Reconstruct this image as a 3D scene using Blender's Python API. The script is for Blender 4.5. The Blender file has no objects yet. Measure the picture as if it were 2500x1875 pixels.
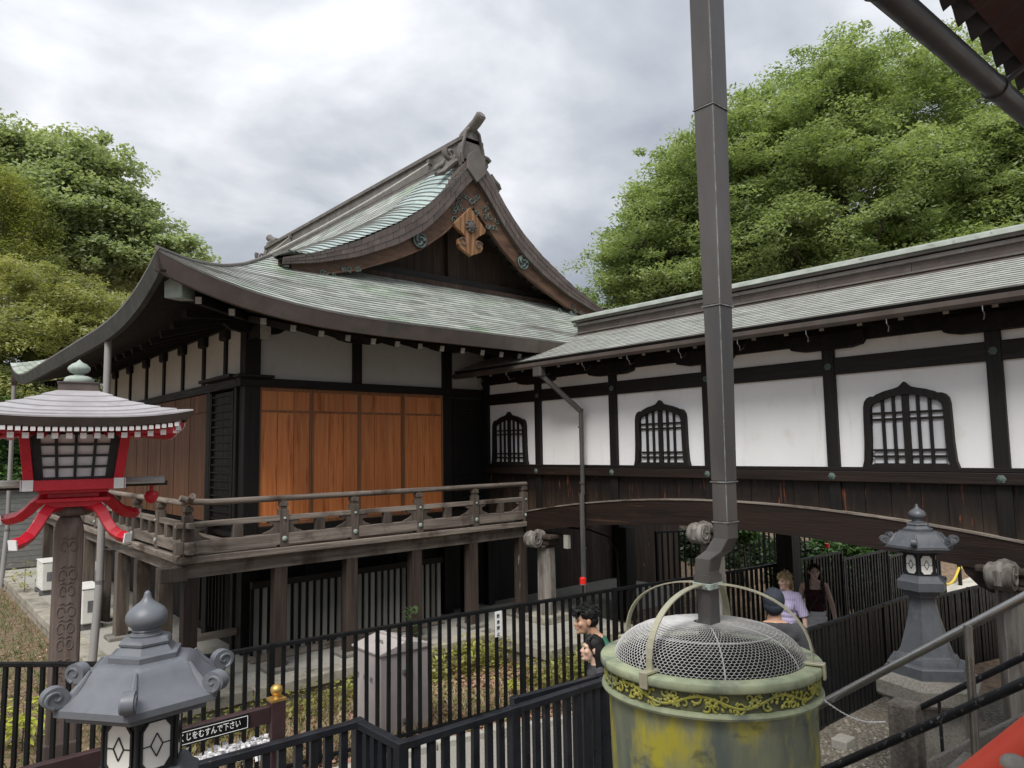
import bpy, math, random
import numpy as np
from mathutils import Vector, Matrix
random.seed(7); RNG = np.random.default_rng(11)
SC = bpy.context.scene
COL = SC.collection
rad = math.radians

# ------------------------------------------------------------------ camera
CAMZ = 3.2
cam_d = bpy.data.cameras.new('camera'); cam = bpy.data.objects.new('camera', cam_d); COL.objects.link(cam)
CR = ((0.75251628, -0.0484745, -0.65678723), (-0.65838278, -0.07938188, -0.74848556), (-0.01585454, 0.99566497, -0.09165093))
cam.matrix_world = Matrix([list(CR[0]) + [0], list(CR[1]) + [0], list(CR[2]) + [CAMZ], [0, 0, 0, 1]])
cam_d.sensor_width = 36; cam_d.lens = 36 * 1734 / 2500; cam_d.clip_start = 0.05; cam_d.clip_end = 2000
SC.camera = cam

# ------------------------------------------------------------------ overcast sky
SUN_EL, SUN_AZ = 54, 214          # degrees; azimuth measured from +X towards +Y
world = bpy.data.worlds.new('World'); SC.world = world; world.use_nodes = True
def build_sky():
    nt = world.node_tree; N = nt.nodes; L = nt.links; N.clear()
    out = N.new('ShaderNodeOutputWorld'); bg = N.new('ShaderNodeBackground'); bg.inputs[1].default_value = 1.0
    tc = N.new('ShaderNodeTexCoord'); sep = N.new('ShaderNodeSeparateXYZ'); L.new(tc.outputs['Generated'], sep.inputs[0])
    def m(op, a, b=None, c=None):
        n = N.new('ShaderNodeMath'); n.operation = op
        for i, v in enumerate((a, b, c)):
            if v is None: continue
            if isinstance(v, (int, float)): n.inputs[i].default_value = v
            else: L.new(v, n.inputs[i])
        return n.outputs[0]
    z = m('MAXIMUM', sep.outputs[2], 0.0)
    den = m('ADD', z, 0.28)
    cx = m('DIVIDE', sep.outputs[0], den); cy = m('DIVIDE', sep.outputs[1], den)
    cmb = N.new('ShaderNodeCombineXYZ'); L.new(cx, cmb.inputs[0]); L.new(cy, cmb.inputs[1]); cmb.inputs[2].default_value = 3.7
    def noise(scale, detail, rough, dist):
        n = N.new('ShaderNodeTexNoise'); n.inputs['Scale'].default_value = scale; n.inputs['Detail'].default_value = detail
        n.inputs['Roughness'].default_value = rough; n.inputs['Distortion'].default_value = dist; L.new(cmb.outputs[0], n.inputs['Vector']); return n.outputs[0]
    a = noise(1.15, 8, .52, .35); b = noise(3.1, 6, .5, .2)
    mix = m('ADD', m('MULTIPLY', a, .74), m('MULTIPLY', b, .26))
    rp = N.new('ShaderNodeValToRGB'); L.new(mix, rp.inputs[0]); e = rp.color_ramp.elements
    e[0].position = .40; e[0].color = (.33, .355, .40, 1); e[1].position = .625; e[1].color = (.88, .885, .90, 1)
    k = e.new(.5); k.color = (.49, .51, .545, 1)
    # CIE overcast: three times brighter at the zenith than at the horizon
    g = m('MULTIPLY', m('ADD', m('MULTIPLY', z, 2.0), 1.0), SKY_GAIN)
    sc = N.new('ShaderNodeVectorMath'); sc.operation = 'SCALE'; L.new(rp.outputs[0], sc.inputs[0]); L.new(g, sc.inputs['Scale'])
    sky = N.new('ShaderNodeTexSky'); sky.sky_type = 'NISHITA'; sky.sun_disc = False
    sky.sun_elevation = rad(SUN_EL); sky.sun_rotation = rad(90 - SUN_AZ)
    s2 = N.new('ShaderNodeVectorMath'); s2.operation = 'SCALE'; L.new(sky.outputs[0], s2.inputs[0]); s2.inputs['Scale'].default_value = .1
    mx = N.new('ShaderNodeMix'); mx.data_type = 'RGBA'; mx.inputs[0].default_value = .93
    L.new(s2.outputs[0], mx.inputs[6]); L.new(sc.outputs[0], mx.inputs[7])
    L.new(mx.outputs[2], bg.inputs[0]); L.new(bg.outputs[0], out.inputs[0])
SKY_GAIN = 0.262
build_sky()
sun_d = bpy.data.lights.new('sun', 'SUN'); sun_d.energy = 1.5; sun_d.angle = rad(30); sun_d.color = (1, .97, .92)
sun = bpy.data.objects.new('sun', sun_d); COL.objects.link(sun)
_sd = Vector((math.cos(rad(SUN_EL)) * math.cos(rad(SUN_AZ)), math.cos(rad(SUN_EL)) * math.sin(rad(SUN_AZ)), math.sin(rad(SUN_EL))))
sun.rotation_euler = _sd.to_track_quat('Z', 'Y').to_euler()
SC.view_settings.view_transform = 'Standard'; SC.view_settings.look = 'None'; SC.view_settings.gamma = 1
SC.view_settings.use_curve_mapping = False; SC.view_settings.exposure = 1.38
SC.render.engine = 'CYCLES'
SC.render.resolution_x = 1024; SC.render.resolution_y = 768

# ------------------------------------------------------------------ mesh builder
def V(*a): return Vector(a)
class MB:
    def __init__(s): s.v = []; s.f = []
    def add(s, vs, fs):
        n = len(s.v); s.v.extend([tuple(p) for p in vs]); s.f.extend([tuple(n + i for i in f) for f in fs]); return s
    def box(s, a, b):
        x0, y0, z0 = a; x1, y1, z1 = b
        return s.add([(x0,y0,z0),(x1,y0,z0),(x1,y1,z0),(x0,y1,z0),(x0,y0,z1),(x1,y0,z1),(x1,y1,z1),(x0,y1,z1)],
                     [(0,3,2,1),(4,5,6,7),(0,1,5,4),(1,2,6,5),(2,3,7,6),(3,0,4,7)])
    def cbox(s, c, sz): return s.box([c[i]-sz[i]/2 for i in range(3)], [c[i]+sz[i]/2 for i in range(3)])
    def bar(s, p, q, w, h, up=(0,0,1), w2=None, h2=None):
        p = Vector(p); q = Vector(q); d = (q-p).normalized(); u = Vector(up)
        if abs(d.dot(u)) > .99: u = Vector((0,1,0))
        r = d.cross(u).normalized(); u = r.cross(d).normalized(); vs = []
        for c, ww, hh in ((p, w, h), (q, w2 or w, h2 or h)):
            for a, b in ((-1,-1),(1,-1),(1,1),(-1,1)): vs.append(c + r*(a*ww/2) + u*(b*hh/2))
        return s.add(vs, [(0,1,2,3),(7,6,5,4),(0,4,5,1),(1,5,6,2),(2,6,7,3),(3,7,4,0)])
    def tube(s, pts, r, seg=8, cap=True, flat=1.0):
        pts = [Vector(p) for p in pts]; n = len(pts); vs = []; fs = []
        rr = r if isinstance(r, (list, tuple)) else [r]*n
        t0 = (pts[1]-pts[0]).normalized(); u = Vector((0,0,1)) if abs(t0.z) < .9 else Vector((1,0,0))
        u = (u - t0*u.dot(t0)).normalized()
        for i in range(n):
            t = (pts[min(i+1,n-1)] - pts[max(i-1,0)]).normalized()
            u = u - t*u.dot(t)
            if u.length < 1e-6: u = t.orthogonal()
            u.normalize(); w = t.cross(u)
            for k in range(seg):
                a = 2*math.pi*k/seg; vs.append(pts[i] + (u*math.cos(a)*flat + w*math.sin(a))*rr[i])
        for i in range(n-1):
            for k in range(seg):
                a = i*seg+k; b = i*seg+(k+1)%seg; fs.append((a, b, b+seg, a+seg))
        if cap: fs.append(tuple(range(seg-1,-1,-1))); fs.append(tuple((n-1)*seg+k for k in range(seg)))
        return s.add(vs, fs)
    def lathe(s, prof, seg=24, c=(0,0,0), rot=0.0, cap=True):
        vs = []; fs = []; n = len(prof)
        for r, z in prof:
            for k in range(seg):
                a = rot + 2*math.pi*k/seg; vs.append((c[0]+r*math.cos(a), c[1]+r*math.sin(a), c[2]+z))
        for i in range(n-1):
            for k in range(seg):
                a = i*seg+k; b = i*seg+(k+1)%seg; fs.append((a, b, b+seg, a+seg))
        if cap: fs.append(tuple(range(seg-1,-1,-1))); fs.append(tuple((n-1)*seg+k for k in range(seg)))
        return s.add(vs, fs)
    def prism(s, poly, fn):
        n = len(poly); vs = [fn(a,b,0) for a,b in poly] + [fn(a,b,1) for a,b in poly]
        fs = [tuple(range(n-1,-1,-1)), tuple(range(n,2*n))] + [(i,(i+1)%n,n+(i+1)%n,n+i) for i in range(n)]
        return s.add(vs, fs)
    def ring(s, outer, inner, fn):        # frame between two outlines of equal count
        n = len(outer)
        vs = [fn(a,b,0) for a,b in outer]+[fn(a,b,0) for a,b in inner]+[fn(a,b,1) for a,b in outer]+[fn(a,b,1) for a,b in inner]
        fs = []
        for i in range(n):
            j = (i+1) % n
            fs += [(i,n+i,n+j,j),(2*n+i,2*n+j,3*n+j,3*n+i),(i,j,2*n+j,2*n+i),(n+i,3*n+i,3*n+j,n+j)]
        return s.add(vs, fs)
    def ball(s, c, r, seg=12, rings=8):
        if isinstance(r, (int,float)): r = (r,r,r)
        vs = [(c[0],c[1],c[2]-r[2])]; fs = []
        for i in range(1, rings):
            ph = -math.pi/2 + math.pi*i/rings
            for k in range(seg):
                a = 2*math.pi*k/seg; vs.append((c[0]+r[0]*math.cos(ph)*math.cos(a), c[1]+r[1]*math.cos(ph)*math.sin(a), c[2]+r[2]*math.sin(ph)))
        vs.append((c[0],c[1],c[2]+r[2])); T = len(vs)-1
        for k in range(seg):
            fs.append((0, 1+(k+1)%seg, 1+k)); fs.append((T, T-seg+k, T-seg+(k+1)%seg))
        for i in range(rings-2):
            for k in range(seg):
                a = 1+i*seg+k; b = 1+i*seg+(k+1)%seg; fs.append((a,b,b+seg,a+seg))
        return s.add(vs, fs)
    def grid(s, fn, nu, nv):
        vs = [fn(i/nu, j/nv) for j in range(nv+1) for i in range(nu+1)]
        fs = [(j*(nu+1)+i, j*(nu+1)+i+1, (j+1)*(nu+1)+i+1, (j+1)*(nu+1)+i) for j in range(nv) for i in range(nu)]
        return s.add(vs, fs)
    def mesh(s, name, off=(0,0,0), smooth=False, ang=38):
        me = bpy.data.meshes.new(name); o = off
        me.from_pydata([(x-o[0], y-o[1], z-o[2]) for x,y,z in s.v], [], s.f); me.update()
        if smooth:
            me.polygons.foreach_set('use_smooth', [True]*len(me.polygons))
            me.set_sharp_from_angle(angle=rad(ang))
        return me
BASE = {}
def base_of(o):
    while o.parent: o = o.parent
    return BASE.get(o.name, Vector((0,0,0)))
def tag(o, label=None, cat=None, group=None, kind=None):
    if label: o['label'] = label
    if cat: o['category'] = cat
    if group: o['group'] = group
    if kind: o['kind'] = kind
    return o
def thing(name, label, cat, loc=(0,0,0), rotz=0, group=None):
    o = bpy.data.objects.new(name, None); COL.objects.link(o); o.location = loc; o.rotation_euler = (0,0,rotz)
    o.empty_display_size = .2
    BASE[o.name] = Vector(loc); return tag(o, label, cat, group)
def setmat(me, m):
    me.materials.clear(); me.materials.append(MT[m] if isinstance(m, str) else m)
def obj(name, mb, m, parent=None, smooth=False, bevel=0, kind=None, label=None, local=False, ang=38):
    off = (0,0,0) if (local or parent is None) else base_of(parent)
    me = mb if isinstance(mb, bpy.types.Mesh) else mb.mesh(name, off, smooth, ang)
    if m is not None: setmat(me, m)
    o = bpy.data.objects.new(name, me); COL.objects.link(o)
    if parent: o.parent = parent
    if bevel:
        b = o.modifiers.new('bevel', 'BEVEL'); b.width = bevel; b.segments = 2; b.limit_method = 'ANGLE'; b.angle_limit = rad(50)
    if kind: o['kind'] = kind
    if label: o['label'] = label
    return o
def inst(name, me, parent, pos, rotz=0.0, scale=None, local=False):
    o = bpy.data.objects.new(name, me); COL.objects.link(o); o.parent = parent
    o.location = Vector(pos) - (Vector((0,0,0)) if local else base_of(parent)); o.rotation_euler = (0,0,rotz)
    if scale: o.scale = scale
    return o
def lone(name, mb, m, label, cat, group=None, smooth=False, bevel=0, kind=None, origin=None):   # a thing that is one mesh
    b = Vector(origin) if origin else Vector((0,0,0))
    me = mb.mesh(name, b, smooth); setmat(me, m)
    o = bpy.data.objects.new(name, me); COL.objects.link(o); o.location = b
    if bevel:
        k = o.modifiers.new('bevel', 'BEVEL'); k.width = bevel; k.segments = 2; k.limit_method = 'ANGLE'; k.angle_limit = rad(50)
    BASE[o.name] = b; return tag(o, label, cat, group, kind)
def struct(name, mb, m, smooth=False):
    return tag(obj(name, mb, m, None, smooth), kind='structure')
def dup(root, loc, rotz, label):
    r = root.copy(); COL.objects.link(r); r.location = loc; r.rotation_euler = (0,0,rotz); r['label'] = label
    BASE[r.name] = Vector(loc)
    def rec(src, dst):
        for ch in list(src.children):
            c = ch.copy(); COL.objects.link(c); c.parent = dst; rec(ch, c)
    rec(root, r); return r
def text_mesh(txt, size, ext=.002, align='CENTER'):
    cu = bpy.data.curves.new('txt', 'FONT'); cu.body = txt; cu.size = size; cu.extrude = ext; cu.align_x = align; cu.align_y = 'CENTER'; cu.resolution_u = 3
    o = bpy.data.objects.new('txt', cu); COL.objects.link(o); bpy.context.view_layer.update()
    me = bpy.data.meshes.new_from_object(o.evaluated_get(bpy.context.evaluated_depsgraph_get()))
    bpy.data.objects.remove(o); bpy.data.curves.remove(cu); return me
def ray(px, py):
    d = ((px-1250)/1734, (937.5-py)/1734, -1.0); return Vector([sum(CR[i][k]*d[k] for k in range(3)) for i in range(3)])

# ------------------------------------------------------------------ materials
MT = {}
def mat(name, c, c2=None, rough=.7, metal=0, sc=4, st=(1,1,1), bump=.15, bsc=None, bst=None, lo=.32, hi=.68, vary=.08,
        c3=None, c3sc=1.2, c3st=(1,1,1), c3lo=.5, c3hi=.62, c4=None, c4sc=3, c4st=(1,1,1), c4lo=.6, c4hi=.68, spec=.35, island=0.0, zramp=None, stripes=None, coat=0):
    m = bpy.data.materials.new(name); m.use_nodes = True; nt = m.node_tree; N = nt.nodes; L = nt.links
    bs = N['Principled BSDF']; MT[name] = m
    tc = N.new('ShaderNodeTexCoord'); oi = N.new('ShaderNodeObjectInfo')
    rs = N.new('ShaderNodeMath'); rs.operation = 'MULTIPLY'; rs.inputs[1].default_value = 37.3; L.new(oi.outputs['Random'], rs.inputs[0])
    ad = N.new('ShaderNodeVectorMath'); ad.operation = 'ADD'; L.new(tc.outputs['Object'], ad.inputs[0]); L.new(rs.outputs[0], ad.inputs[1])
    def noise(scale, stretch, detail=7, ro=.6):
        mp = N.new('ShaderNodeMapping'); mp.inputs['Scale'].default_value = [scale*k for k in stretch]; L.new(ad.outputs[0], mp.inputs[0])
        n = N.new('ShaderNodeTexNoise'); n.inputs['Scale'].default_value = 1; n.inputs['Detail'].default_value = detail; n.inputs['Roughness'].default_value = ro
        L.new(mp.outputs[0], n.inputs['Vector']); return n.outputs[0]
    def ramp(fac, p0, p1, a, b):
        r = N.new('ShaderNodeValToRGB'); e = r.color_ramp.elements; e[0].position = p0; e[1].position = p1
        e[0].color = (*a, 1); e[1].color = (*b, 1); L.new(fac, r.inputs[0]); return r.outputs[0]
    def mixc(f, a, b, blend='MIX'):
        x = N.new('ShaderNodeMix'); x.data_type = 'RGBA'; x.blend_type = blend
        if isinstance(f, float): x.inputs[0].default_value = f
        else: L.new(f, x.inputs[0])
        for i, q in ((6, a), (7, b)):
            if isinstance(q, tuple): x.inputs[i].default_value = (*q, 1)
            else: L.new(q, x.inputs[i])
        return x.outputs[2]
    col = ramp(noise(sc, st), lo, hi, c, c2 or tuple(k*1.35 for k in c))
    W = (1,1,1); K = (0,0,0)
    if zramp:        # colour shift that follows the height of the piece: (z0, z1, colour, strength)
        sp = N.new('ShaderNodeSeparateXYZ'); L.new(tc.outputs['Object'], sp.inputs[0])
        mr = N.new('ShaderNodeMapRange'); mr.inputs[1].default_value = zramp[0]; mr.inputs[2].default_value = zramp[1]; L.new(sp.outputs[2], mr.inputs[0])
        nz = N.new('ShaderNodeMath'); nz.operation = 'MULTIPLY'; L.new(mr.outputs[0], nz.inputs[0]); L.new(ramp(noise(sc*.8, st), .3, .62, (.1,.1,.1), W), nz.inputs[1])
        nz2 = N.new('ShaderNodeMath'); nz2.operation = 'MULTIPLY'; L.new(nz.outputs[0], nz2.inputs[0]); nz2.inputs[1].default_value = zramp[3]
        col = mixc(nz2.outputs[0], col, zramp[2])
    if c3: col = mixc(ramp(noise(c3sc, c3st), c3lo, c3hi, K, W), col, c3)
    if c4: col = mixc(ramp(noise(c4sc, c4st), c4lo, c4hi, K, W), col, c4)
    if stripes:
        wv = N.new('ShaderNodeTexWave'); wv.bands_direction = stripes[1]; wv.inputs['Scale'].default_value = stripes[0]; L.new(tc.outputs['Object'], wv.inputs['Vector'])
        col = mixc(ramp(wv.outputs['Color'], .55, .7, K, W), col, stripes[2])
    if vary or island:
        src = oi.outputs['Random']
        if island:
            ge = N.new('ShaderNodeNewGeometry'); src = ge.outputs['Random Per Island']
        mr = N.new('ShaderNodeMapRange'); k = island or vary; mr.inputs[3].default_value = 1-k; mr.inputs[4].default_value = 1+k; L.new(src, mr.inputs[0])
        vm = N.new('ShaderNodeVectorMath'); vm.operation = 'SCALE'; L.new(col, vm.inputs[0]); L.new(mr.outputs[0], vm.inputs['Scale']); col = vm.outputs[0]
    L.new(col, bs.inputs['Base Color'])
    bs.inputs['Metallic'].default_value = metal; bs.inputs['Specular IOR Level'].default_value = spec; bs.inputs['Coat Weight'].default_value = coat
    rr = ramp(noise(sc*1.7, st, 4), .3, .7, (max(rough-.1,.02),)*3, (min(rough+.12,1),)*3); L.new(rr, bs.inputs['Roughness'])
    if bump:
        bp = N.new('ShaderNodeBump'); bp.inputs['Strength'].default_value = bump; bp.inputs['Distance'].default_value = .02
        L.new(noise(bsc or sc*3, bst or st, 6), bp.inputs['Height']); L.new(bp.outputs[0], bs.inputs['Normal'])
    return m
def leafmat(name, cols, rough=.55, trans=.35, nscale=.55):
    m = bpy.data.materials.new(name); m.use_nodes = True; nt = m.node_tree; N = nt.nodes; L = nt.links; MT[name] = m
    N.remove(N['Principled BSDF']); out = N['Material Output']
    ge = N.new('ShaderNodeNewGeometry'); r = N.new('ShaderNodeValToRGB'); e = r.color_ramp.elements
    e[0].color = (*cols[0], 1); e[1].color = (*cols[-1], 1)
    for i, c in enumerate(cols[1:-1]): k = e.new((i+1)/(len(cols)-1)); k.color = (*c, 1)
    nz = N.new('ShaderNodeTexNoise'); nz.inputs['Scale'].default_value = nscale; nz.inputs['Detail'].default_value = 3; L.new(ge.outputs['Position'], nz.inputs['Vector'])
    mm = N.new('ShaderNodeMapRange'); mm.inputs[1].default_value = .32; mm.inputs[2].default_value = .68; L.new(nz.outputs[0], mm.inputs[0])
    av = N.new('ShaderNodeMix'); av.data_type = 'FLOAT'; av.inputs[0].default_value = .5; L.new(ge.outputs['Random Per Island'], av.inputs[2]); L.new(mm.outputs[0], av.inputs[3])
    L.new(av.outputs[0], r.inputs[0])
    d = N.new('ShaderNodeBsdfDiffuse'); t = N.new('ShaderNodeBsdfTranslucent'); g = N.new('ShaderNodeBsdfGlossy'); g.inputs['Roughness'].default_value = rough
    tb = N.new('ShaderNodeMix'); tb.data_type = 'RGBA'; tb.blend_type = 'MULTIPLY'; tb.inputs[0].default_value = 1; L.new(r.outputs[0], tb.inputs[6]); tb.inputs[7].default_value = (1.35, 1.35, .8, 1)
    L.new(r.outputs[0], d.inputs[0]); L.new(tb.outputs[2], t.inputs[0])
    m1 = N.new('ShaderNodeMixShader'); m1.inputs[0].default_value = trans; L.new(d.outputs[0], m1.inputs[1]); L.new(t.outputs[0], m1.inputs[2])
    m2 = N.new('ShaderNodeMixShader'); m2.inputs[0].default_value = .05; L.new(m1.outputs[0], m2.inputs[1]); L.new(g.outputs[0], m2.inputs[2])
    L.new(m2.outputs[0], out.inputs[0]); return m
ZST = (1, 1, .06); XST = (.06, 1, 1); YST = (1, .06, 1)
mat('dark_wood', (.004,.0035,.0033), (.011,.008,.0065), rough=.6, sc=14, st=ZST, bump=.25)
mat('dark_wood_y', (.004,.0033,.003), (.012,.008,.006), rough=.55, sc=14, st=YST, bump=.25)
mat('dark_wood_x', (.004,.0035,.0033), (.011,.008,.0065), rough=.6, sc=14, st=XST, bump=.25)
mat('soffit_wood', (.005,.0045,.0045), (.012,.010,.009), rough=.75, sc=8, bump=.1)
mat('board', (.0045,.0035,.003), (.015,.0085,.006), rough=.55, sc=16, st=ZST, bump=.3, vary=.25, c3=(.24,.07,.025), c3sc=15, c3st=(1,1,.10), c3lo=.60, c3hi=.70, zramp=(2.5,2.15,(.09,.062,.04),.45))
mat('arch_wood', (.009,.006,.005), (.024,.013,.009), rough=.5, sc=13, st=YST, bump=.3, c3=(.07,.04,.025), c3sc=7, c3st=(1,.12,2), c3lo=.62, c3hi=.78)
mat('grey_wood', (.05,.039,.032), (.14,.113,.092), rough=.85, sc=16, st=ZST, bump=.4, vary=.2, c3=(.035,.024,.018), c3sc=3, c3st=(1,1,.4), c3lo=.5, c3hi=.7)
mat('grey_wood_x', (.09,.074,.062), (.26,.22,.185), rough=.85, sc=16, st=XST, bump=.4, vary=.15, c3=(.05,.033,.024), c3sc=2, c3lo=.52, c3hi=.7)
mat('grey_wood_y', (.09,.074,.062), (.26,.22,.185), rough=.85, sc=16, st=YST, bump=.4, vary=.15, c3=(.05,.033,.024), c3sc=2, c3lo=.52, c3hi=.7)
mat('post_wood', (.022,.015,.012), (.065,.046,.036), rough=.8, sc=15, st=ZST, bump=.4, vary=.2, c3=(.30,.27,.24), c3sc=11, c3st=(1,1,.25), c3lo=.66, c3hi=.75)
mat('shutter', (.58,.165,.045), (.78,.285,.09), rough=.55, sc=22, st=(1,1,.045), bump=.18, vary=.13, c3=(.31,.075,.016), c3sc=9, c3st=(1,1,.10), c3lo=.55, c3hi=.72, zramp=(3.1,4.3,(.42,.20,.09),.75))  # planks turn browner towards the top
mat('shutter_frame', (.20,.085,.035), (.32,.15,.07), rough=.6, sc=20, st=(1,1,.06), bump=.15)
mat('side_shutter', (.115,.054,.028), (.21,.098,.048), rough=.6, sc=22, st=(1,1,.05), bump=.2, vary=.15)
mat('plaster', (.80,.80,.79), (.86,.86,.85), rough=.9, sc=1.4, bump=.06, bsc=40, vary=.015, c3=(.70,.68,.63), c3sc=2.2, c3lo=.60, c3hi=.8, c4=(.70,.685,.65), c4sc=5, c4st=(1,1.6,.16), c4lo=.60, c4hi=.78, spec=.1)
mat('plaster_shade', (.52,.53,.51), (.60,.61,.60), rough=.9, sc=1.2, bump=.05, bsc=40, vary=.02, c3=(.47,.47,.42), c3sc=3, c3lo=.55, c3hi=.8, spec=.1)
mat('paper', (.50,.51,.53), (.58,.59,.61), rough=.8, sc=3, bump=.02, vary=.06)
mat('copper_roof', (.27,.305,.275), (.43,.465,.42), rough=.33, sc=2.2, st=(1,1,1), bump=.12, bsc=9, island=.2, c3=(.095,.075,.062), c3sc=2.2, c3st=(.35,.9,2.6), c3lo=.56, c3hi=.74, c4=(.22,.35,.20), c4sc=.8, c4lo=.55, c4hi=.75, spec=.5)
mat('riser_shadow', (.10,.095,.086), (.16,.152,.14), rough=.6, sc=4, bump=.1)  # shadow line of each course put into the copper edge colour
mat('copper_grey', (.37,.40,.365), (.52,.545,.50), rough=.3, sc=2.4, bump=.1, bsc=9, vary=.06, island=0, c3=(.22,.21,.185), c3sc=1.3, c3lo=.52, c3hi=.75, spec=.5)
mat('copper_grey_far', (.37,.40,.365), (.52,.545,.50), rough=.3, sc=2.4, bump=.1, bsc=9, island=.06, c3=(.22,.21,.185), c3sc=1.3, c3lo=.52, c3hi=.75, spec=.5)
mat('verdigris', (.25,.335,.32), (.38,.455,.435), rough=.45, sc=3, bump=.1, vary=.12, c3=(.16,.20,.17), c3sc=3.5, c3lo=.6, c3hi=.78)
mat('brown_copper', (.06,.045,.039), (.105,.082,.072), rough=.45, sc=3, bump=.1, vary=.14, c3=(.16,.14,.125), c3sc=2, c3lo=.6, c3hi=.8, spec=.5)
mat('fascia_side', (.022,.024,.02), (.045,.046,.038), rough=.6, sc=2.5, bump=.1, vary=.05, c3=(.06,.068,.055), c3sc=4, c3st=(1,.3,1), c3lo=.6, c3hi=.78)  # side eave fascia, darker and greener than the front one
mat('fascia_copper', (.062,.048,.041), (.10,.08,.07), rough=.5, sc=2.5, bump=.08, vary=.05, c3=(.05,.055,.045), c3sc=1.5, c3lo=.55, c3hi=.7, c4=(.25,.25,.24), c4sc=16, c4lo=.74, c4hi=.8)
mat('ridge_metal', (.085,.073,.066), (.15,.135,.122), rough=.45, sc=3, bump=.12, vary=.08, c3=(.17,.21,.18), c3sc=4, c3lo=.6, c3hi=.76)
mat('ridge_cap', (.22,.245,.215), (.33,.355,.32), rough=.5, sc=5, bump=.1, c3=(.12,.10,.09), c3sc=6, c3lo=.6, c3hi=.74)
mat('ornament_green', (.06,.085,.075), (.12,.16,.145), rough=.6, sc=14, bump=.2)
mat('barge_wood', (.05,.028,.019), (.13,.07,.042), rough=.65, sc=8, st=(.3,1,1), bump=.25, vary=.1)
mat('pendant_wood', (.12,.058,.028), (.30,.155,.07), rough=.7, sc=26, st=(1,1,.05), bump=.45, lo=.4, hi=.6)
mat('pendant_dark', (.05,.042,.038), (.11,.095,.085), rough=.7, sc=20, bump=.5)
mat('gable_board', (.02,.012,.009), (.055,.03,.019), rough=.7, sc=14, st=ZST, bump=.25, vary=.2)
mat('rafter_cap', (.30,.29,.26), (.46,.45,.41), rough=.7, sc=20, bump=.15, vary=.2)
mat('pipe_copper', (.052,.047,.044), (.095,.087,.081), rough=.38, sc=2.5, st=(1,1,.35), bump=.06, vary=.05, c3=(.038,.04,.046), c3sc=3, c3st=(1,1,.2), c3lo=.5, c3hi=.72, c4=(.14,.16,.155), c4sc=30, c4st=(1,1,.15), c4lo=.68, c4hi=.8, spec=.6)
mat('pipe_seam', (.16,.17,.165), (.30,.335,.33), rough=.6, sc=30, st=(1,1,.2), bump=.3, c3=(.15,.13,.12), c3sc=16, c3lo=.45, c3hi=.6)
mat('bronze_paint', (.105,.113,.128), (.145,.155,.172), rough=.42, sc=7, bump=.05, vary=.03, c3=(.085,.09,.10), c3sc=7, c3lo=.52, c3hi=.75, c4=(.185,.19,.195), c4sc=9, c4st=(1,1,.45), c4lo=.60, c4hi=.74, spec=.5)
mat('bronze_shaded', (.062,.067,.075), (.10,.107,.118), rough=.42, sc=7, bump=.05, vary=.03, c3=(.045,.048,.054), c3sc=7, c3lo=.5, c3hi=.75, c4=(.15,.155,.16), c4sc=9, c4st=(1,1,.45), c4lo=.62, c4hi=.76, spec=.5)  # same lantern paint with the bridge's shade put into the colour
mat('lantern_black', (.018,.02,.022), (.032,.034,.036), rough=.45, sc=8, bump=.05)
mat('lamp_glass', (.78,.76,.70), (.82,.81,.76), rough=.35, sc=4, bump=.0, vary=.02)
mat('granite', (.12,.11,.095), (.235,.22,.195), rough=.9, sc=60, bump=.35, bsc=80, vary=.08, c3=(.10,.095,.075), c3sc=4, c3lo=.52, c3hi=.75)
mat('granite_dark', (.085,.072,.06), (.19,.165,.145), rough=.9, sc=40, bump=.4, bsc=70, vary=.08, c3=(.05,.045,.038), c3sc=4, c3st=(1,1,.3), c3lo=.5, c3hi=.72)
mat('column_wood', (.10,.09,.08), (.24,.22,.20), rough=.85, sc=15, st=ZST, bump=.4, vary=.1, c3=(.06,.048,.04), c3sc=4, c3st=(1,1,.3), c3lo=.52, c3hi=.7)
mat('plinth_stone', (.24,.22,.18), (.38,.35,.29), rough=.92, sc=5, bump=.3, bsc=35, vary=.1, c3=(.13,.125,.095), c3sc=3, c3lo=.5, c3hi=.7)
mat('concrete', (.30,.285,.25), (.40,.385,.345), rough=.9, sc=40, bump=.25, bsc=60, vary=.1, c3=(.20,.19,.16), c3sc=3, c3lo=.55, c3hi=.75)
mat('path_paving', (.20,.187,.165), (.33,.31,.28), rough=.9, sc=70, bump=.3, bsc=90, vary=0, lo=.4, hi=.6, c3=(.19,.175,.15), c3sc=1.5, c3lo=.55, c3hi=.8)
mat('soil', (.10,.068,.044), (.26,.18,.12), rough=.95, sc=9, bump=.6, bsc=30, vary=0, lo=.35, hi=.65, c3=(.09,.095,.035), c3sc=1.1, c3lo=.58, c3hi=.75)
mat('gravel', (.085,.072,.055), (.22,.20,.165), rough=.95, sc=26, bump=.9, bsc=30, vary=0, lo=.4, hi=.6, c3=(.12,.10,.075), c3sc=2, c3lo=.5, c3hi=.75)
mat('pebble', (.13,.115,.095), (.25,.23,.195), rough=.9, sc=20, bump=.2, island=.45)
mat('plaza_sand', (.46,.43,.37), (.56,.53,.47), rough=.95, sc=12, bump=.3, vary=0, c3=(.38,.35,.30), c3sc=.6, c3lo=.5, c3hi=.7)
mat('black_paint', (.004,.0045,.005), (.009,.0095,.0105), rough=.42, sc=7, bump=.06, vary=.15, spec=.22)
mat('black_worn', (.008,.009,.012), (.018,.020,.025), rough=.33, sc=6, bump=.06, vary=.08, spec=.5, c3=(.13,.085,.06), c3sc=9, c3lo=.69, c3hi=.76)
mat('steel', (.33,.325,.315), (.42,.415,.40), rough=.33, metal=.85, sc=9, bump=.03, spec=.5)
mat('grey_pipe', (.23,.22,.215), (.32,.31,.30), rough=.45, sc=5, st=ZST, bump=.03)
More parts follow.
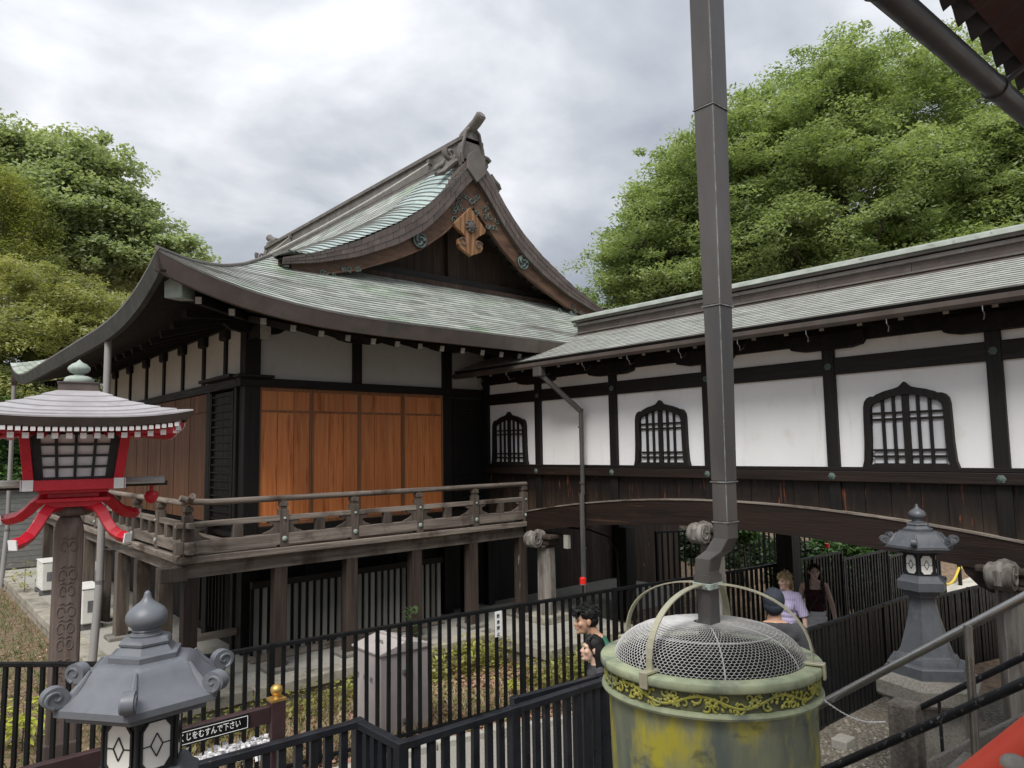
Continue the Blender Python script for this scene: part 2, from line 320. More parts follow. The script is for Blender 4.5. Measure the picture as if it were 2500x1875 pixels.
mat('rail_black', (.012,.013,.015), (.022,.023,.026), rough=.4, sc=12, bump=.12, c3=(.20,.195,.19), c3sc=30, c3lo=.60, c3hi=.70)
mat('red_paint', (.52,.012,.028), (.62,.020,.04), rough=.33, sc=5, bump=.03, vary=.03, spec=.5, c3=(.40,.03,.035), c3sc=8, c3lo=.62, c3hi=.8)
mat('rail_red', (.78,.085,.05), (.84,.11,.065), rough=.35, sc=5, bump=.02, spec=.5)
mat('lantern_paper', (.70,.71,.74), (.76,.77,.79), rough=.6, sc=4, bump=.02, vary=.05)
mat('white_paint', (.74,.74,.73), (.80,.80,.79), rough=.5, sc=9, bump=.03, vary=.03)
mat('lantern_roof', (.30,.285,.295), (.39,.375,.385), rough=.4, sc=4, bump=.06, vary=.05, c3=(.24,.20,.195), c3sc=3, c3lo=.55, c3hi=.75, spec=.5)
mat('finial_patina', (.24,.29,.255), (.37,.42,.37), rough=.6, sc=12, st=(1,1,.3), bump=.12, c3=(.13,.14,.12), c3sc=9, c3lo=.58, c3hi=.75)
mat('lantern_post', (.085,.06,.05), (.17,.13,.112), rough=.75, sc=14, st=ZST, bump=.3, c3=(.23,.20,.185), c3sc=3, c3st=(1,1,.3), c3lo=.6, c3hi=.8)
mat('cabinet_paint', (.34,.305,.295), (.42,.38,.365), rough=.5, sc=3, bump=.04, vary=.02, c3=(.31,.29,.30), c3sc=2.2, c3lo=.5, c3hi=.75, c4=(.22,.19,.175), c4sc=5, c4st=(1,1,.3), c4lo=.68, c4hi=.8)
mat('brown_paint', (.035,.018,.019), (.055,.03,.031), rough=.4, sc=6, bump=.04, spec=.5)
mat('gold', (.55,.33,.09), (.68,.44,.14), rough=.38, metal=.75, sc=8, bump=.05)
mat('brass', (.42,.40,.28), (.56,.53,.39), rough=.45, metal=.5, sc=6, bump=.06, c3=(.34,.33,.25), c3sc=5, c3lo=.52, c3hi=.7)
mat('tub', (.115,.135,.115), (.25,.26,.155), rough=.55, sc=4.5, st=(1,1,.28), bump=.12, vary=0, lo=.36, hi=.6, c3=(.42,.37,.045), c3sc=6.5, c3st=(1,1,.42), c3lo=.47, c3hi=.64, c4=(.035,.045,.05), c4sc=5.2, c4st=(.7,.7,1.2), c4lo=.59, c4hi=.70, spec=.45)
mat('tub_rim', (.23,.265,.17), (.40,.43,.27), rough=.55, sc=9, bump=.15, vary=0, c3=(.12,.14,.125), c3sc=5, c3lo=.52, c3hi=.72, c4=(.42,.16,.085), c4sc=4, c4lo=.70, c4hi=.78)
mat('tub_relief', (.26,.26,.05), (.44,.41,.09), rough=.55, sc=12, bump=.25, vary=0, c3=(.20,.23,.13), c3sc=5, c3lo=.5, c3hi=.65)
mat('tub_band', (.05,.055,.04), (.14,.14,.07), rough=.6, sc=8, bump=.25, vary=0)
mat('net_wire', (.42,.41,.39), (.54,.53,.51), rough=.5, sc=20, bump=0, metal=.2)
mat('slat_grey', (.13,.13,.12), (.20,.195,.18), rough=.8, sc=9, st=ZST, bump=.1, vary=.3)
mat('ac_white', (.62,.61,.57), (.70,.69,.65), rough=.5, sc=6, bump=.02)
mat('ac_dark', (.10,.10,.10), (.16,.16,.16), rough=.6, sc=12, bump=.05)
mat('siding', (.16,.17,.165), (.22,.225,.22), rough=.6, sc=8, bump=.05, vary=.06)
mat('beacon', (.55,.012,.01), (.68,.03,.02), rough=.2, sc=5, bump=0, spec=.6)
mat('sign_white', (.80,.80,.79), (.84,.84,.83), rough=.45, sc=4, bump=0)
mat('sign_black', (.008,.008,.009), (.014,.014,.015), rough=.3, sc=4, bump=0)
mat('paper_strip', (.74,.73,.74), (.82,.81,.81), rough=.8, sc=30, bump=.1, island=.12, c3=(.62,.30,.40), c3sc=9, c3lo=.66, c3hi=.74)
mat('bark', (.05,.042,.035), (.11,.095,.08), rough=.95, sc=7, st=(1,1,.3), bump=.6)
mat('soffit_red', (.028,.006,.006), (.05,.010,.009), rough=.6, sc=4, bump=.1)
mat('tile_dark', (.03,.032,.036), (.055,.057,.062), rough=.5, sc=8, bump=.1, vary=.15)
mat('gutter_dark', (.035,.036,.042), (.06,.06,.066), rough=.38, sc=5, bump=.04, spec=.5)
mat('rope_yellow', (.62,.45,.04), (.72,.55,.08), rough=.8, sc=40, bump=.3)
mat('cloth_green', (.025,.115,.075), (.045,.16,.11), rough=.85, sc=14, bump=.2)
mat('cloth_dark', (.03,.03,.034), (.055,.055,.06), rough=.85, sc=14, bump=.2)
mat('cloth_maroon', (.035,.009,.013), (.06,.016,.021), rough=.9, sc=40, bump=.3)
mat('cloth_white', (.76,.77,.80), (.84,.85,.87), rough=.85, sc=12, bump=.2)
mat('cloth_lilac', (.44,.37,.62), (.54,.46,.72), rough=.85, sc=9, bump=.2, stripes=(14, 'X', (.66,.62,.80)))
mat('cap_navy', (.016,.02,.03), (.028,.033,.046), rough=.8, sc=20, bump=.2)
mat('hair_black', (.006,.0055,.0055), (.014,.013,.013), rough=.55, sc=30, bump=.2, spec=.2)
mat('hair_brown', (.014,.009,.0075), (.028,.018,.015), rough=.55, sc=30, bump=.2, spec=.2)
mat('hair_blond', (.32,.235,.12), (.48,.37,.21), rough=.45, sc=30, bump=.2)
mat('skin_tan', (.42,.24,.155), (.48,.285,.19), rough=.5, sc=6, bump=.03, vary=0)
mat('skin_light', (.55,.36,.27), (.62,.42,.33), rough=.5, sc=6, bump=.03, vary=0)
mat('skin_pale', (.52,.36,.29), (.58,.42,.35), rough=.5, sc=6, bump=.03, vary=0)
mat('lip', (.42,.19,.15), (.46,.22,.18), rough=.4, sc=6, bump=0)
leafmat('leaf_zelkova', [(.15,.205,.085), (.225,.295,.122), (.295,.37,.158), (.37,.445,.195)], trans=.5)
leafmat('leaf_lime', [(.10,.17,.035), (.15,.235,.045), (.20,.29,.06)])
leafmat('leaf_plane', [(.20,.255,.14), (.27,.335,.18), (.335,.40,.22), (.41,.47,.27)], trans=.5)
leafmat('leaf_camphor', [(.145,.17,.068), (.24,.262,.095), (.33,.345,.125), (.40,.385,.15)], trans=.45)
leafmat('leaf_conifer', [(.15,.19,.055), (.23,.265,.07), (.30,.315,.085)], trans=.45)
leafmat('leaf_hedge', [(.012,.026,.008), (.024,.048,.014), (.04,.075,.02)])
leafmat('leaf_shrub', [(.025,.06,.016), (.05,.11,.026), (.09,.17,.04)])
leafmat('leaf_cover', [(.11,.14,.03), (.22,.23,.05), (.36,.35,.10), (.16,.09,.045)])
leafmat('leaf_yellow', [(.30,.36,.03), (.40,.45,.05), (.48,.50,.08)])
leafmat('leaf_dry', [(.13,.06,.042), (.26,.13,.09), (.42,.28,.20), (.22,.095,.07)], trans=.1)
leafmat('grass_dry', [(.22,.18,.08), (.38,.31,.17), (.17,.17,.06), (.46,.39,.24)], trans=.2)
leafmat('grass_green', [(.05,.095,.018), (.09,.15,.03), (.14,.20,.05)], trans=.3)
# ================================================================== ground
def lerp(x, xs, ys): return float(np.interp(x, xs, ys))
def sstep(a, b, x):
    t = min(max((x-a)/(b-a), 0), 1); return t*t*(3-2*t)
def path_z(x): return lerp(x, [5, 8.5, 12, 16, 20], [0, -.3, -.35, -.55, -.6])
def ground_z(x, y):
    z = path_z(x); t = sstep(6.7, 9.0, y); return z*(1-t) + (-.21)*t
def fence_y(x): return lerp(x, [.88, 1.98, 4.48, 7.52, 9.75, 12.2, 18], [8.3, 7.25, 6.91, 6.53, 6.37, 6.1, 5.95])
xs = [-400,-150,-60,-25,-12]+[-8+.5*i for i in range(57)]+[25,35,60,150,400]
ys = [-400,-150,-60,-25,-10,-4]+[.5*i for i in range(61)]+[35,45,70,150,400]
g = MB(); g.v = [(x, y, ground_z(x, y)) for y in ys for x in xs]; nx = len(xs)
g.f = [(j*nx+i, j*nx+i+1, (j+1)*nx+i+1, (j+1)*nx+i) for j in range(len(ys)-1) for i in range(nx-1)]
struct('ground', g, 'soil', smooth=True)
# paved path between the two fences, its kerb, the gravel yard and the plaza beyond the bridge
pw = MB(); N1 = 60
def kerb_y(x): return fence_y(x) - .38
px_ = [-3 + 20*i/N1 for i in range(N1+1)]
pw.grid(lambda u, v: (-3+20*u, 4.3+(kerb_y(-3+20*u)-4.3)*v, path_z(-3+20*u)+.006), N1, 6)
struct('path', pw, 'path_paving', smooth=True)
kb = thing('kerb', 'low stone kerb along the path under the garden fence', 'kerb', (5,6.4,0))
me = None
x = -2.0
while x < 9.0:
    y0, y1 = kerb_y(x), kerb_y(x+.58); m = MB()
    m.bar((x, y0+.05, path_z(x)+.02), (x+.58, y1+.05, path_z(x+.58)+.02), .10, .12); obj('kerb_stone', m, 'concrete', kb, bevel=.008); x += .6
gr = MB(); gr.grid(lambda u, v: (3.75+8*u, .8+3.6*v, ground_z(3.75+8*u, 1)+.010), 16, 8); struct('gravel_yard', gr, 'gravel', smooth=True)
pz = MB(); pz.grid(lambda u, v: (18.5+60*u, -20+50*v, -.585), 4, 4); struct('plaza', pz, 'plaza_sand')
pl = MB(); pl.box((-4,-5,1.3),(3.4,.15,1.6)); struct('porch_floor', pl, 'grey_wood_x')
# scattered pebbles on the gravel
def quads(name, P, U, W, m, parent=None, kind='stuff', label=None, cat=None, fold=0.0):
    """many rhombic leaves: P centre, U half length vector, W half width vector (n,3 arrays)"""
    n = len(P); Nn = np.cross(U, W); Nn /= (np.linalg.norm(Nn, axis=1, keepdims=True)+1e-9)
    lift = Nn*np.linalg.norm(W, axis=1, keepdims=True)*fold
    v = np.stack([P-U, P+W*1.0-U*.1+lift, P+U, P-W*1.0-U*.1+lift], 1).reshape(-1, 3)
    me = bpy.data.meshes.new(name); me.vertices.add(4*n); me.vertices.foreach_set('co', v.astype(np.float32).ravel())
    me.loops.add(4*n); me.loops.foreach_set('vertex_index', np.arange(4*n, dtype=np.int32))
    me.polygons.add(n); me.polygons.foreach_set('loop_start', np.arange(0, 4*n, 4, dtype=np.int32))
    me.update(calc_edges=True); me.validate(); setmat(me, m)
    o = bpy.data.objects.new(name, me); COL.objects.link(o)
    if parent: o.parent = parent
    if kind: o['kind'] = kind
    if label: o['label'] = label
    if cat: o['category'] = cat
    return o
def risers(o, key):
    o.data.materials.append(MT['riser_shadow']); mi = [0]*len(o.data.polygons)
    for p in o.data.polygons:
        if abs(p.normal.z) < key: mi[p.index] = 1
    o.data.polygons.foreach_set('material_index', mi); return o
def rdir(n):
    d = RNG.normal(size=(n,3)); return d/np.linalg.norm(d, axis=1, keepdims=True)
pb = MB()
for i in range(2600):
    x = RNG.uniform(5.0, 9.6); y = RNG.uniform(1.6, 4.3); r = RNG.uniform(.012, .034); z = ground_z(x, 1)+.012
    pb.add([(x+r*RNG.uniform(.7,1.2),y,z),(x,y+r,z),(x-r,y,z),(x,y-r*RNG.uniform(.7,1.2),z),(x+.2*r,y+.1*r,z+r*.7)], [(0,1,4),(1,2,4),(2,3,4),(3,0,4)])
tag(obj('pebbles', pb, 'pebble'), 'loose pale pebbles strewn over the gravel yard', 'gravel', kind='stuff')

# ================================================================== stone plinth of the hall
pt = thing('stone_plinth', 'weathered stone platform the hall and veranda posts stand on', 'plinth', (5.5,9.5,-.3))
PT = .137
def plinth_run(a, b, nrm, cap=.30, h0=-.45):
    a = Vector(a); b = Vector(b); L = (b-a).length; n = max(1, round(L/1.25)); nv = Vector(nrm)
    for i in range(n):
        p = a+(b-a)*(i/n); q = a+(b-a)*((i+1)/n); dd = (q-p).normalized()*.006
        j = RNG.uniform(-.006,.006)
        m = MB(); m.bar(p+dd+Vector((0,0,PT-.075+j))-nv*(cap/2-.03), q-dd+Vector((0,0,PT-.075+j))-nv*(cap/2-.03), cap+.02, .15); obj('cap_stone', m, 'plinth_stone', pt, bevel=.012)
        m = MB(); m.bar(p+dd+Vector((0,0,(PT-.15+h0)/2))-nv*.13, q-dd+Vector((0,0,(PT-.15+h0)/2))-nv*.13, .2, PT-.152-h0); obj('side_stone', m, 'plinth_stone', pt, bevel=.01)
plinth_run((2.42,9.5,0), (7.72,9.5,0), (0,-1,0))
plinth_run((7.72,9.5,0), (7.72,8.08,0), (-1,0,0))
plinth_run((7.72,8.08,0), (9.9,8.08,0), (0,-1,0))
plinth_run((2.42,24,0), (2.42,9.8,0), (-1,0,0))
m = MB(); m.box((2.68,9.76,-.4),(13.2,24,PT-.01)); obj('platform_top', m, 'concrete', pt)
m = MB(); m.box((7.98,8.34,-.4),(9.9,9.755,PT-.011)); obj('platform_top', m, 'concrete', pt)

# ================================================================== temple hall
YO = 11.18; X0, X1, Y0 = 2.35, 15.09, 9.2; XM = 8.72; YG = 10.95; YB = 23.0; YGB = 21.2
hall = thing('temple_hall', 'large dark timber hall with copper hip-and-gable roof and orange wooden shutters', 'building', (8.72,11.18,0))
_d = [0,.6,1.2,1.8,2.42,2.92,3.72,4.51,5.17,5.64,6.0,6.37]; _z = [5.17,5.47,5.81,6.18,6.56,6.80,7.2,7.65,8.12,8.58,8.98,9.3]
def hp(d): return lerp(d, _d, _z)
def lift(s, d): return .53*max(0, 1-max(s,0)/4.2)**3.4*max(0, 1-d/1.9)**1.6
def roof_front(x, d): return Vector((x, Y0+d, hp(d)+lift(min(x-X0-d, X1-d-x), d)))
def mino(y): return -.27*max(0, 1-max(y-YG, 0)/1.35)**2
def roof_side(y, d, mir=False):
    z = hp(d)+lift(min(y-Y0-d, YB-d-y), d)
    if d > 2.3: z += mino(y)*min(1,(d-2.3)/.5)+mino(YG+YGB-y)*min(1,(d-2.3)/.5)
    return Vector((2*XM-X0-d if mir else X0+d, y, z))
def shingles(mb, fn, d0, d1, lo, hi, step=.115, wid=.36, t=.013):
    n = max(1, round((d1-d0)/step))
    for i in range(n):
        a = d0+(d1-d0)*i/n; b = d0+(d1-d0)*(i+1)/n; s0, s1 = lo(a), hi(a); k = max(2, round((s1-s0)/wid)); off = (i % 2)*.5
        cuts = [s0]+[s0+(s1-s0)*(j+off)/k for j in range(1, k)]+[s1]
        L0, L1, H0, H1 = lo(a), lo(b), hi(a), hi(b)
        for p, q in zip(cuts[:-1], cuts[1:]):
            pu = min(max(p, L1), H1) if p in (s0,) or q in (s1,) or L1 != L0 else p
            p2 = L1 if p == s0 else min(max(p, L1), H1); q2 = H1 if q == s1 else min(max(q, L1), H1)
            if q2 < p2: q2 = p2
            A = fn(p, a); B = fn(q, a); Cc = fn(q2, b); D = fn(p2, b); up = Vector((0,0,t+RNG.uniform(-.002,.003)))
            mb.add([A+up, B+up, Cc, D, A-Vector((0,0,.02)), B-Vector((0,0,.02))], [(0,1,2,3),(4,5,1,0)])
sk = MB(); shingles(sk, roof_front, 0, 2.62, lambda d: X0+d, lambda d: X1-d)
roof = obj('roof', MB().box((XM-.3,13,6.8),(XM+.3,21,8.9)), 'brown_copper', hall)      # hidden roof core that carries the coverings
risers(obj('shingle_courses', sk, 'copper_roof', roof, kind='stuff', label='green patinated copper shingle courses of the front skirt roof'), .3)
sd = MB(); shingles(sd, roof_side, 0, 2.42, lambda d: Y0+d, lambda d: YB-d)
shingles(sd, roof_side, 2.42, 6.2, lambda d: YG+1.18, lambda d: YGB)
shingles(sd, lambda y, d: roof_side(y, d, True), 0, 2.42, lambda d: Y0+d, lambda d: YB-d, .24, .8)
shingles(sd, lambda y, d: roof_side(y, d, True), 2.42, 6.2, lambda d: YG, lambda d: YGB, .24, .8)
risers(obj('shingle_courses', sd, 'copper_roof', roof, kind='stuff', label='green patinated copper shingle courses of the long side slopes'), .3)
# pale verge shingles that roll down to the bargeboard, each its own piece
n = 34
for i in range(n):
    a = 2.42+(6.15-2.42)*i/n; b = 2.42+(6.15-2.42)*(i+1)/n; off = .12*(i % 2)
    cuts = [YG-.02, YG+.42+off, YG+.86+off, YG+1.22]
    for p, q in zip(cuts[:-1], cuts[1:]):
        m = MB(); k = 4
        top = [roof_side(p+(q-p)*j/k, a)+Vector((0,0,.030)) for j in range(k+1)]; bot = [roof_side(p+(q-p)*j/k, b)+Vector((0,0,.004)) for j in range(k+1)]
        low = [v-Vector((0,0,.05)) for v in top]
        m.add(top+bot+low, [(j,j+1,k+2+j,k+1+j) for j in range(k)]+[(2*k+2+j,2*k+3+j,j+1,j) for j in range(k)])
        risers(obj('verge_shingle', m, 'verdigris', roof), .25)  # sky reflection on the upturned verge put into this paler tone
hpz = [roof_front(X0+d, d)+Vector((.0,.0,.02)) for d in [i*.12 for i in range(21)]]
obj('hip_cover', MB().tube(hpz, .03, 8), 'ridge_metal', roof, smooth=True)
# eave fascias and soffits
def eave_strip(fn, a, b, n, inw, name, par):
    for i in range(n):
        m = MB(); pts = []
        for j in range(5):
            s = a+(b-a)*(i+j/4)/n; T = fn(s, 0)-Vector((0,0,.005)); pts.append((T, T+Vector(inw)*.05-Vector((0,0,.235))))
        vs = []; fs = []
        for T, Bm in pts: vs += [T, Bm, T, Bm+Vector(inw)*.07]
        for j in range(4):
            o = 4*j; fs += [(o,o+1,o+5,o+4),(o+1,o+3,o+7,o+5)]
        m.add(vs, fs); obj('eave_fascia', m, 'fascia_side' if name == 's' else 'fascia_copper', par, smooth=True)
eave_strip(roof_front, X0, X1, 12, (0,1,0), 'f', roof)
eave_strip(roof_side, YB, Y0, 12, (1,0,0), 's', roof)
so = MB()
def soff_f(u, v):
    x = X0+.1+(X1-X0-.2)*u; e = roof_front(x, 0); q = Vector((min(max(x, 4.25), 13.2), YO+.05, 5.42)); return (e+Vector((0,.08,-.22)))*(1-v)+q*v
def soff_s(u, v):
    y = YB-.1-(YB-Y0-.2)*u; e = roof_side(y, 0); q = Vector((4.25, min(max(y, YO), 21), 5.42)); return (e+Vector((.08,0,-.22)))*(1-v)+q*v
so.grid(soff_f, 40, 4); so.grid(soff_s, 40, 4); obj('soffit', so, 'soffit_wood', roof, smooth=True)
# rafters under both eaves with pale capped ends
for i in range(29):
    x = 2.95+.43*i
    if abs(x-X1) < .5: continue
    e = roof_front(x, .22); m = MB(); p = e+Vector((0,.10,-.40)); q = Vector((x if 4.2<x<13.3 else (4.2 if x<4.2 else 13.3), YO, 5.36))
    r = obj('rafter', MB().bar(p, q, .085, .10), 'soffit_wood', hall)
    d = (q-p).normalized(); obj('rafter_end', MB().bar(p-d*.012, p, .078, .09), 'rafter_cap', r)
for i in range(22):
    y = 10.2+.55*i; e = roof_side(y, .5); p = e+Vector((.12,0,-.50)); q = Vector((4.2, max(y, YO), 5.36)); obj('rafter', MB().bar(p, q, .085, .10), 'soffit_wood', hall)
m = MB(); m.bar((4.4,11.25,5.42), (2.72,9.57,5.32), .17, .2); hr = obj('hip_rafter', m, 'soffit_wood', hall)
m = MB(); m.bar((2.88,9.73,5.33), (2.62,9.47,5.31), .20, .23, w2=.235, h2=.26); obj('rafter_end', m, 'finial_patina', hr, bevel=.01)
# frame of the front and the left wall
def post(x0, y0, x1, y1, z0, z1, par=hall, mt='dark_wood', name='post'): return obj(name, MB().box((x0,y0,z0),(x1,y1,z1)), mt, par, bevel=.008)
post(4.19,YO-.02,4.44,YO+.22,PT,5.42); post(8.03,YO-.02,8.24,YO+.2,PT,5.42); post(6.10,YO-.01,6.27,YO+.16,4.40,5.42)
post(9.10,YO-.01,9.27,YO+.16,PT,5.42); post(13.1,YO,13.3,YO+.2,PT,5.42)
obj('lintel', MB().box((4.10,YO-.06,4.262),(9.3,YO+.14,4.40)), 'dark_wood_x', hall, bevel=.006)
obj('lintel_cap', MB().box((4.02,YO-.20,4.395),(4.60,YO+.05,4.44)), 'dark_wood_x', hall, bevel=.006)
obj('purlin', MB().box((3.95,YO-.05,5.28),(13.4,YO+.17,5.46)), 'dark_wood_x', hall)
obj('sill', MB().box((4.44,YO-.08,1.93),(9.09,YO+.1,2.04)), 'dark_wood_x', hall, bevel=.006)
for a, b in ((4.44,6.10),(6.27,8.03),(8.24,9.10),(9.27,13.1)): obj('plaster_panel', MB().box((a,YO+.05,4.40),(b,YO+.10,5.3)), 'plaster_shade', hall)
for xc in (4.32, 6.19, 8.13, 9.2):
    w = .52; poly = [(-w,.16),(-w,.06),(-w+.12,-.03),(-w+.3,-.06),(w-.3,-.06),(w-.12,-.03),(w,.06),(w,.16)]
    obj('bracket', MB().prism(poly, lambda a,b,t,xc=xc: (xc+a, YO-.11+.12*t, 5.17+b)), 'soffit_wood', hall)
obj('bracket', MB().box((4.22,YO-.5,5.0),(4.40,YO-.03,5.2)), 'dark_wood', hall); obj('bracket_end', MB().box((4.23,YO-.515,4.95),(4.39,YO-.5,5.22)), 'rafter_cap', hall)
# four shutters of vertical planks
sw = (8.03-4.44)/4
for k in range(4):
    a = 4.44+sw*k; b = a+sw; yo = YO+(.0 if k%2 else .012)
    fr = MB(); f = .035
    for p, q in (((a,yo,2.045),(a+f,yo+.045,4.262)),((b-f,yo,2.045),(b-.004,yo+.045,4.262)),((a+f,yo,2.045),(b-f,yo+.045,2.10)),((a+f,yo,4.205),(b-f,yo+.045,4.262)),((a+f,yo,3.86),(b-f,yo+.045,3.895))): fr.box(p, q)
    s = obj('shutter', fr, 'shutter_frame', hall)
    pw_ = (b-a-2*f)/3
    for j in range(3):
        p0 = a+f+pw_*j+.003; p1 = p0+pw_-.007; dz = RNG.uniform(0,.006)
        obj('plank', MB().box((p0,yo+.012+dz,2.10),(p1,yo+.035,3.86)), 'shutter', s); obj('plank', MB().box((p0,yo+.014+dz,3.895),(p1,yo+.035,4.205)), 'shutter', s)
# louvred screens beside the shutters and round the corner
def louvre(ax, a, b, z0, z1, pl_, n, par=hall):
    def bx(u0,u1,w0,w1,p,q): return MB().box((u0,p,w0),(u1,q,w1)) if ax=='x' else MB().box((p,u0,w0),(q,u1,w1))
    m = bx(a,b,z0,z1,pl_+.05,pl_+.08); s = obj('louvre_screen', m, 'dark_wood', par)
    for u in (a, b-.05): obj('stile', bx(u,u+.05,z0,z1,pl_-.01,pl_+.05), 'dark_wood', s)
    for i in range(n):
        z = z0+(z1-z0)*(i+.5)/n; obj('slat', bx(a+.05,b-.05,z-.008,z+.016,pl_,pl_+.05), 'grey_wood' if False else 'dark_wood_x', s)
    for i in range(4):
        u = a+.05+(b-a-.1)*i/4; obj('back_board', bx(u+.003,u+(b-a-.1)/4-.003,z0,z1,pl_+.035,pl_+.052), 'side_shutter' if False else 'dark_wood', s)
louvre('x', 8.26, 9.08, 2.06, 4.20, YO, 17)
louvre('y', 11.55, 12.62, 2.06, 4.22, 4.16, 17)
# left wall: pale panels with posts above, plank shutters below
obj('lintel', MB().box((4.12,YO+.2,4.262),(4.32,21,4.40)), 'dark_wood_y', hall)
obj('lintel_cap', MB().box((3.98,YO+.1,4.41),(4.28,12.75,4.46)), 'dark_wood_y', hall)
obj('purlin', MB().box((4.15,YO,5.28),(4.35,21.2,5.46)), 'dark_wood_y', hall)
ly = [11.35, 12.05, 13.15, 14.35, 15.6, 16.9, 18.3, 19.7, 21.0]
for i, y in enumerate(ly):
    if i: post(4.17,y-.06,4.29,y+.06,4.40,5.42); obj('bracket', MB().box((4.12,y-.17,5.1),(4.26,y+.17,5.3)), 'soffit_wood', hall, bevel=.03)
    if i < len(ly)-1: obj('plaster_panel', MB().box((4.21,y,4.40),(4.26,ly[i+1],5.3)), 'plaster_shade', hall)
post(4.15,12.64,4.33,12.84,PT,4.3); post(4.15,YO+.24,4.33,11.52,PT,4.3)
y = 12.86
while y < 20.6:
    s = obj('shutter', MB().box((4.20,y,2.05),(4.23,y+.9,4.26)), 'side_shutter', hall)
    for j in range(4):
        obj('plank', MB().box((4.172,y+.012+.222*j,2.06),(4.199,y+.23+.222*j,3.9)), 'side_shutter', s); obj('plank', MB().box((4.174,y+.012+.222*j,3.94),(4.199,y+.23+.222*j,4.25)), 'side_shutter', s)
    y += .92
obj('back_wall', MB().box((4.5,20.9,0),(13.0,21.1,5.4)), 'dark_wood', hall); obj('right_wall', MB().box((13.1,11.4,0),(13.25,21,5.4)), 'dark_wood', hall)
# underfloor wall: dark boards, a barred opening and pale lattice slats
x = 4.45
while x < 9.2: obj('underfloor_board', MB().box((x,11.42,PT),(x+.3,11.46,2.0)), 'dark_wood', hall); x += .302
while x < 15.6: obj('underfloor_board', MB().box((x,11.40,PT-.5),(x+.34,11.44,2.0)), 'post_wood' if x > 11 else 'dark_wood', hall); x += .342  # boards near the veranda coloured darker to carry the underfloor shade
obj('lattice_frame', MB().box((4.15,10.62,1.20),(7.6,10.70,1.30)), 'dark_wood_x', hall); obj('lattice_frame', MB().box((4.15,10.60,.14),(7.6,10.72,.22)), 'grey_wood_x', hall)
lat = MB().box((4.2,10.64,.22),(4.265,10.67,1.20)).mesh('slat', (4.2,10.64,.22)); setmat(lat, 'slat_grey')
obj('lattice_backing', MB().box((4.16,10.70,.2),(7.6,10.72,1.25)), 'dark_wood', hall)
for i in range(28): inst('lattice_slat', lat, hall, (4.2+.122*i, 10.64, .22))
for i in range(8): obj('underfloor_bar', MB().box((4.17,11.9+.16*i,.35),(4.2,11.93+.16*i,1.5)), 'dark_wood', hall)
obj('underfloor_rail', MB().box((3.6,11.3,.42),(4.4,11.36,.52)), 'grey_wood_x', hall)
y = 11.3
while y < 20.5: obj('underfloor_board', MB().box((4.3,y,PT),(4.34,y+.5,2.0)), 'dark_wood', hall); y += .503
obj('floor', MB().box((4.25,11.25,1.85),(13.1,20.9,1.93)), 'dark_wood', hall)
# ---------------------------------------------------------------- gable
_w = [0,.36,.73,1.2,1.86,2.65,3.45,3.95,4.05]; _bt = [9.25,8.85,8.36,7.85,7.37,6.91,6.56,6.40,6.37]
def btop(w): return lerp(w, _w, _bt)
def bthk(w): return lerp(w, [0,.5,1.6,2.5,3.3,4.05], [.52,.50,.42,.31,.20,.10])
def wthk(w): return lerp(w, [0,.5,1.1,1.9,2.5,4.0], [.62,.52,.36,.27,.24,.18])
gable = obj('gable', MB().prism([(-2.9,6.62),(2.9,6.62),(1.6,7.35),(.6,8.2),(0,8.85),(-.6,8.2),(-1.6,7.35)], lambda a,b,t: (XM+a, 11.86+.05*t, b)), 'gable_board', hall)
for i in range(-6, 6): obj('plank', MB().box((XM+.45*i+.004,11.83,6.62),(XM+.45*i+.446,11.859,max(6.8, btop(abs(.45*i+.22))-.4))), 'gable_board', gable)
obj('tie_beam', MB().box((XM-3.0,11.62,6.60),(XM+3.0,11.8,6.76)), 'dark_wood_x', gable); obj('sill_board', MB().box((XM-3.2,11.48,6.50),(XM+3.2,11.61,6.585)), 'gable_board', gable)
obj('king_post', MB().box((XM-.14,11.74,6.77),(XM+.14,11.825,8.4)), 'gable_board', gable)
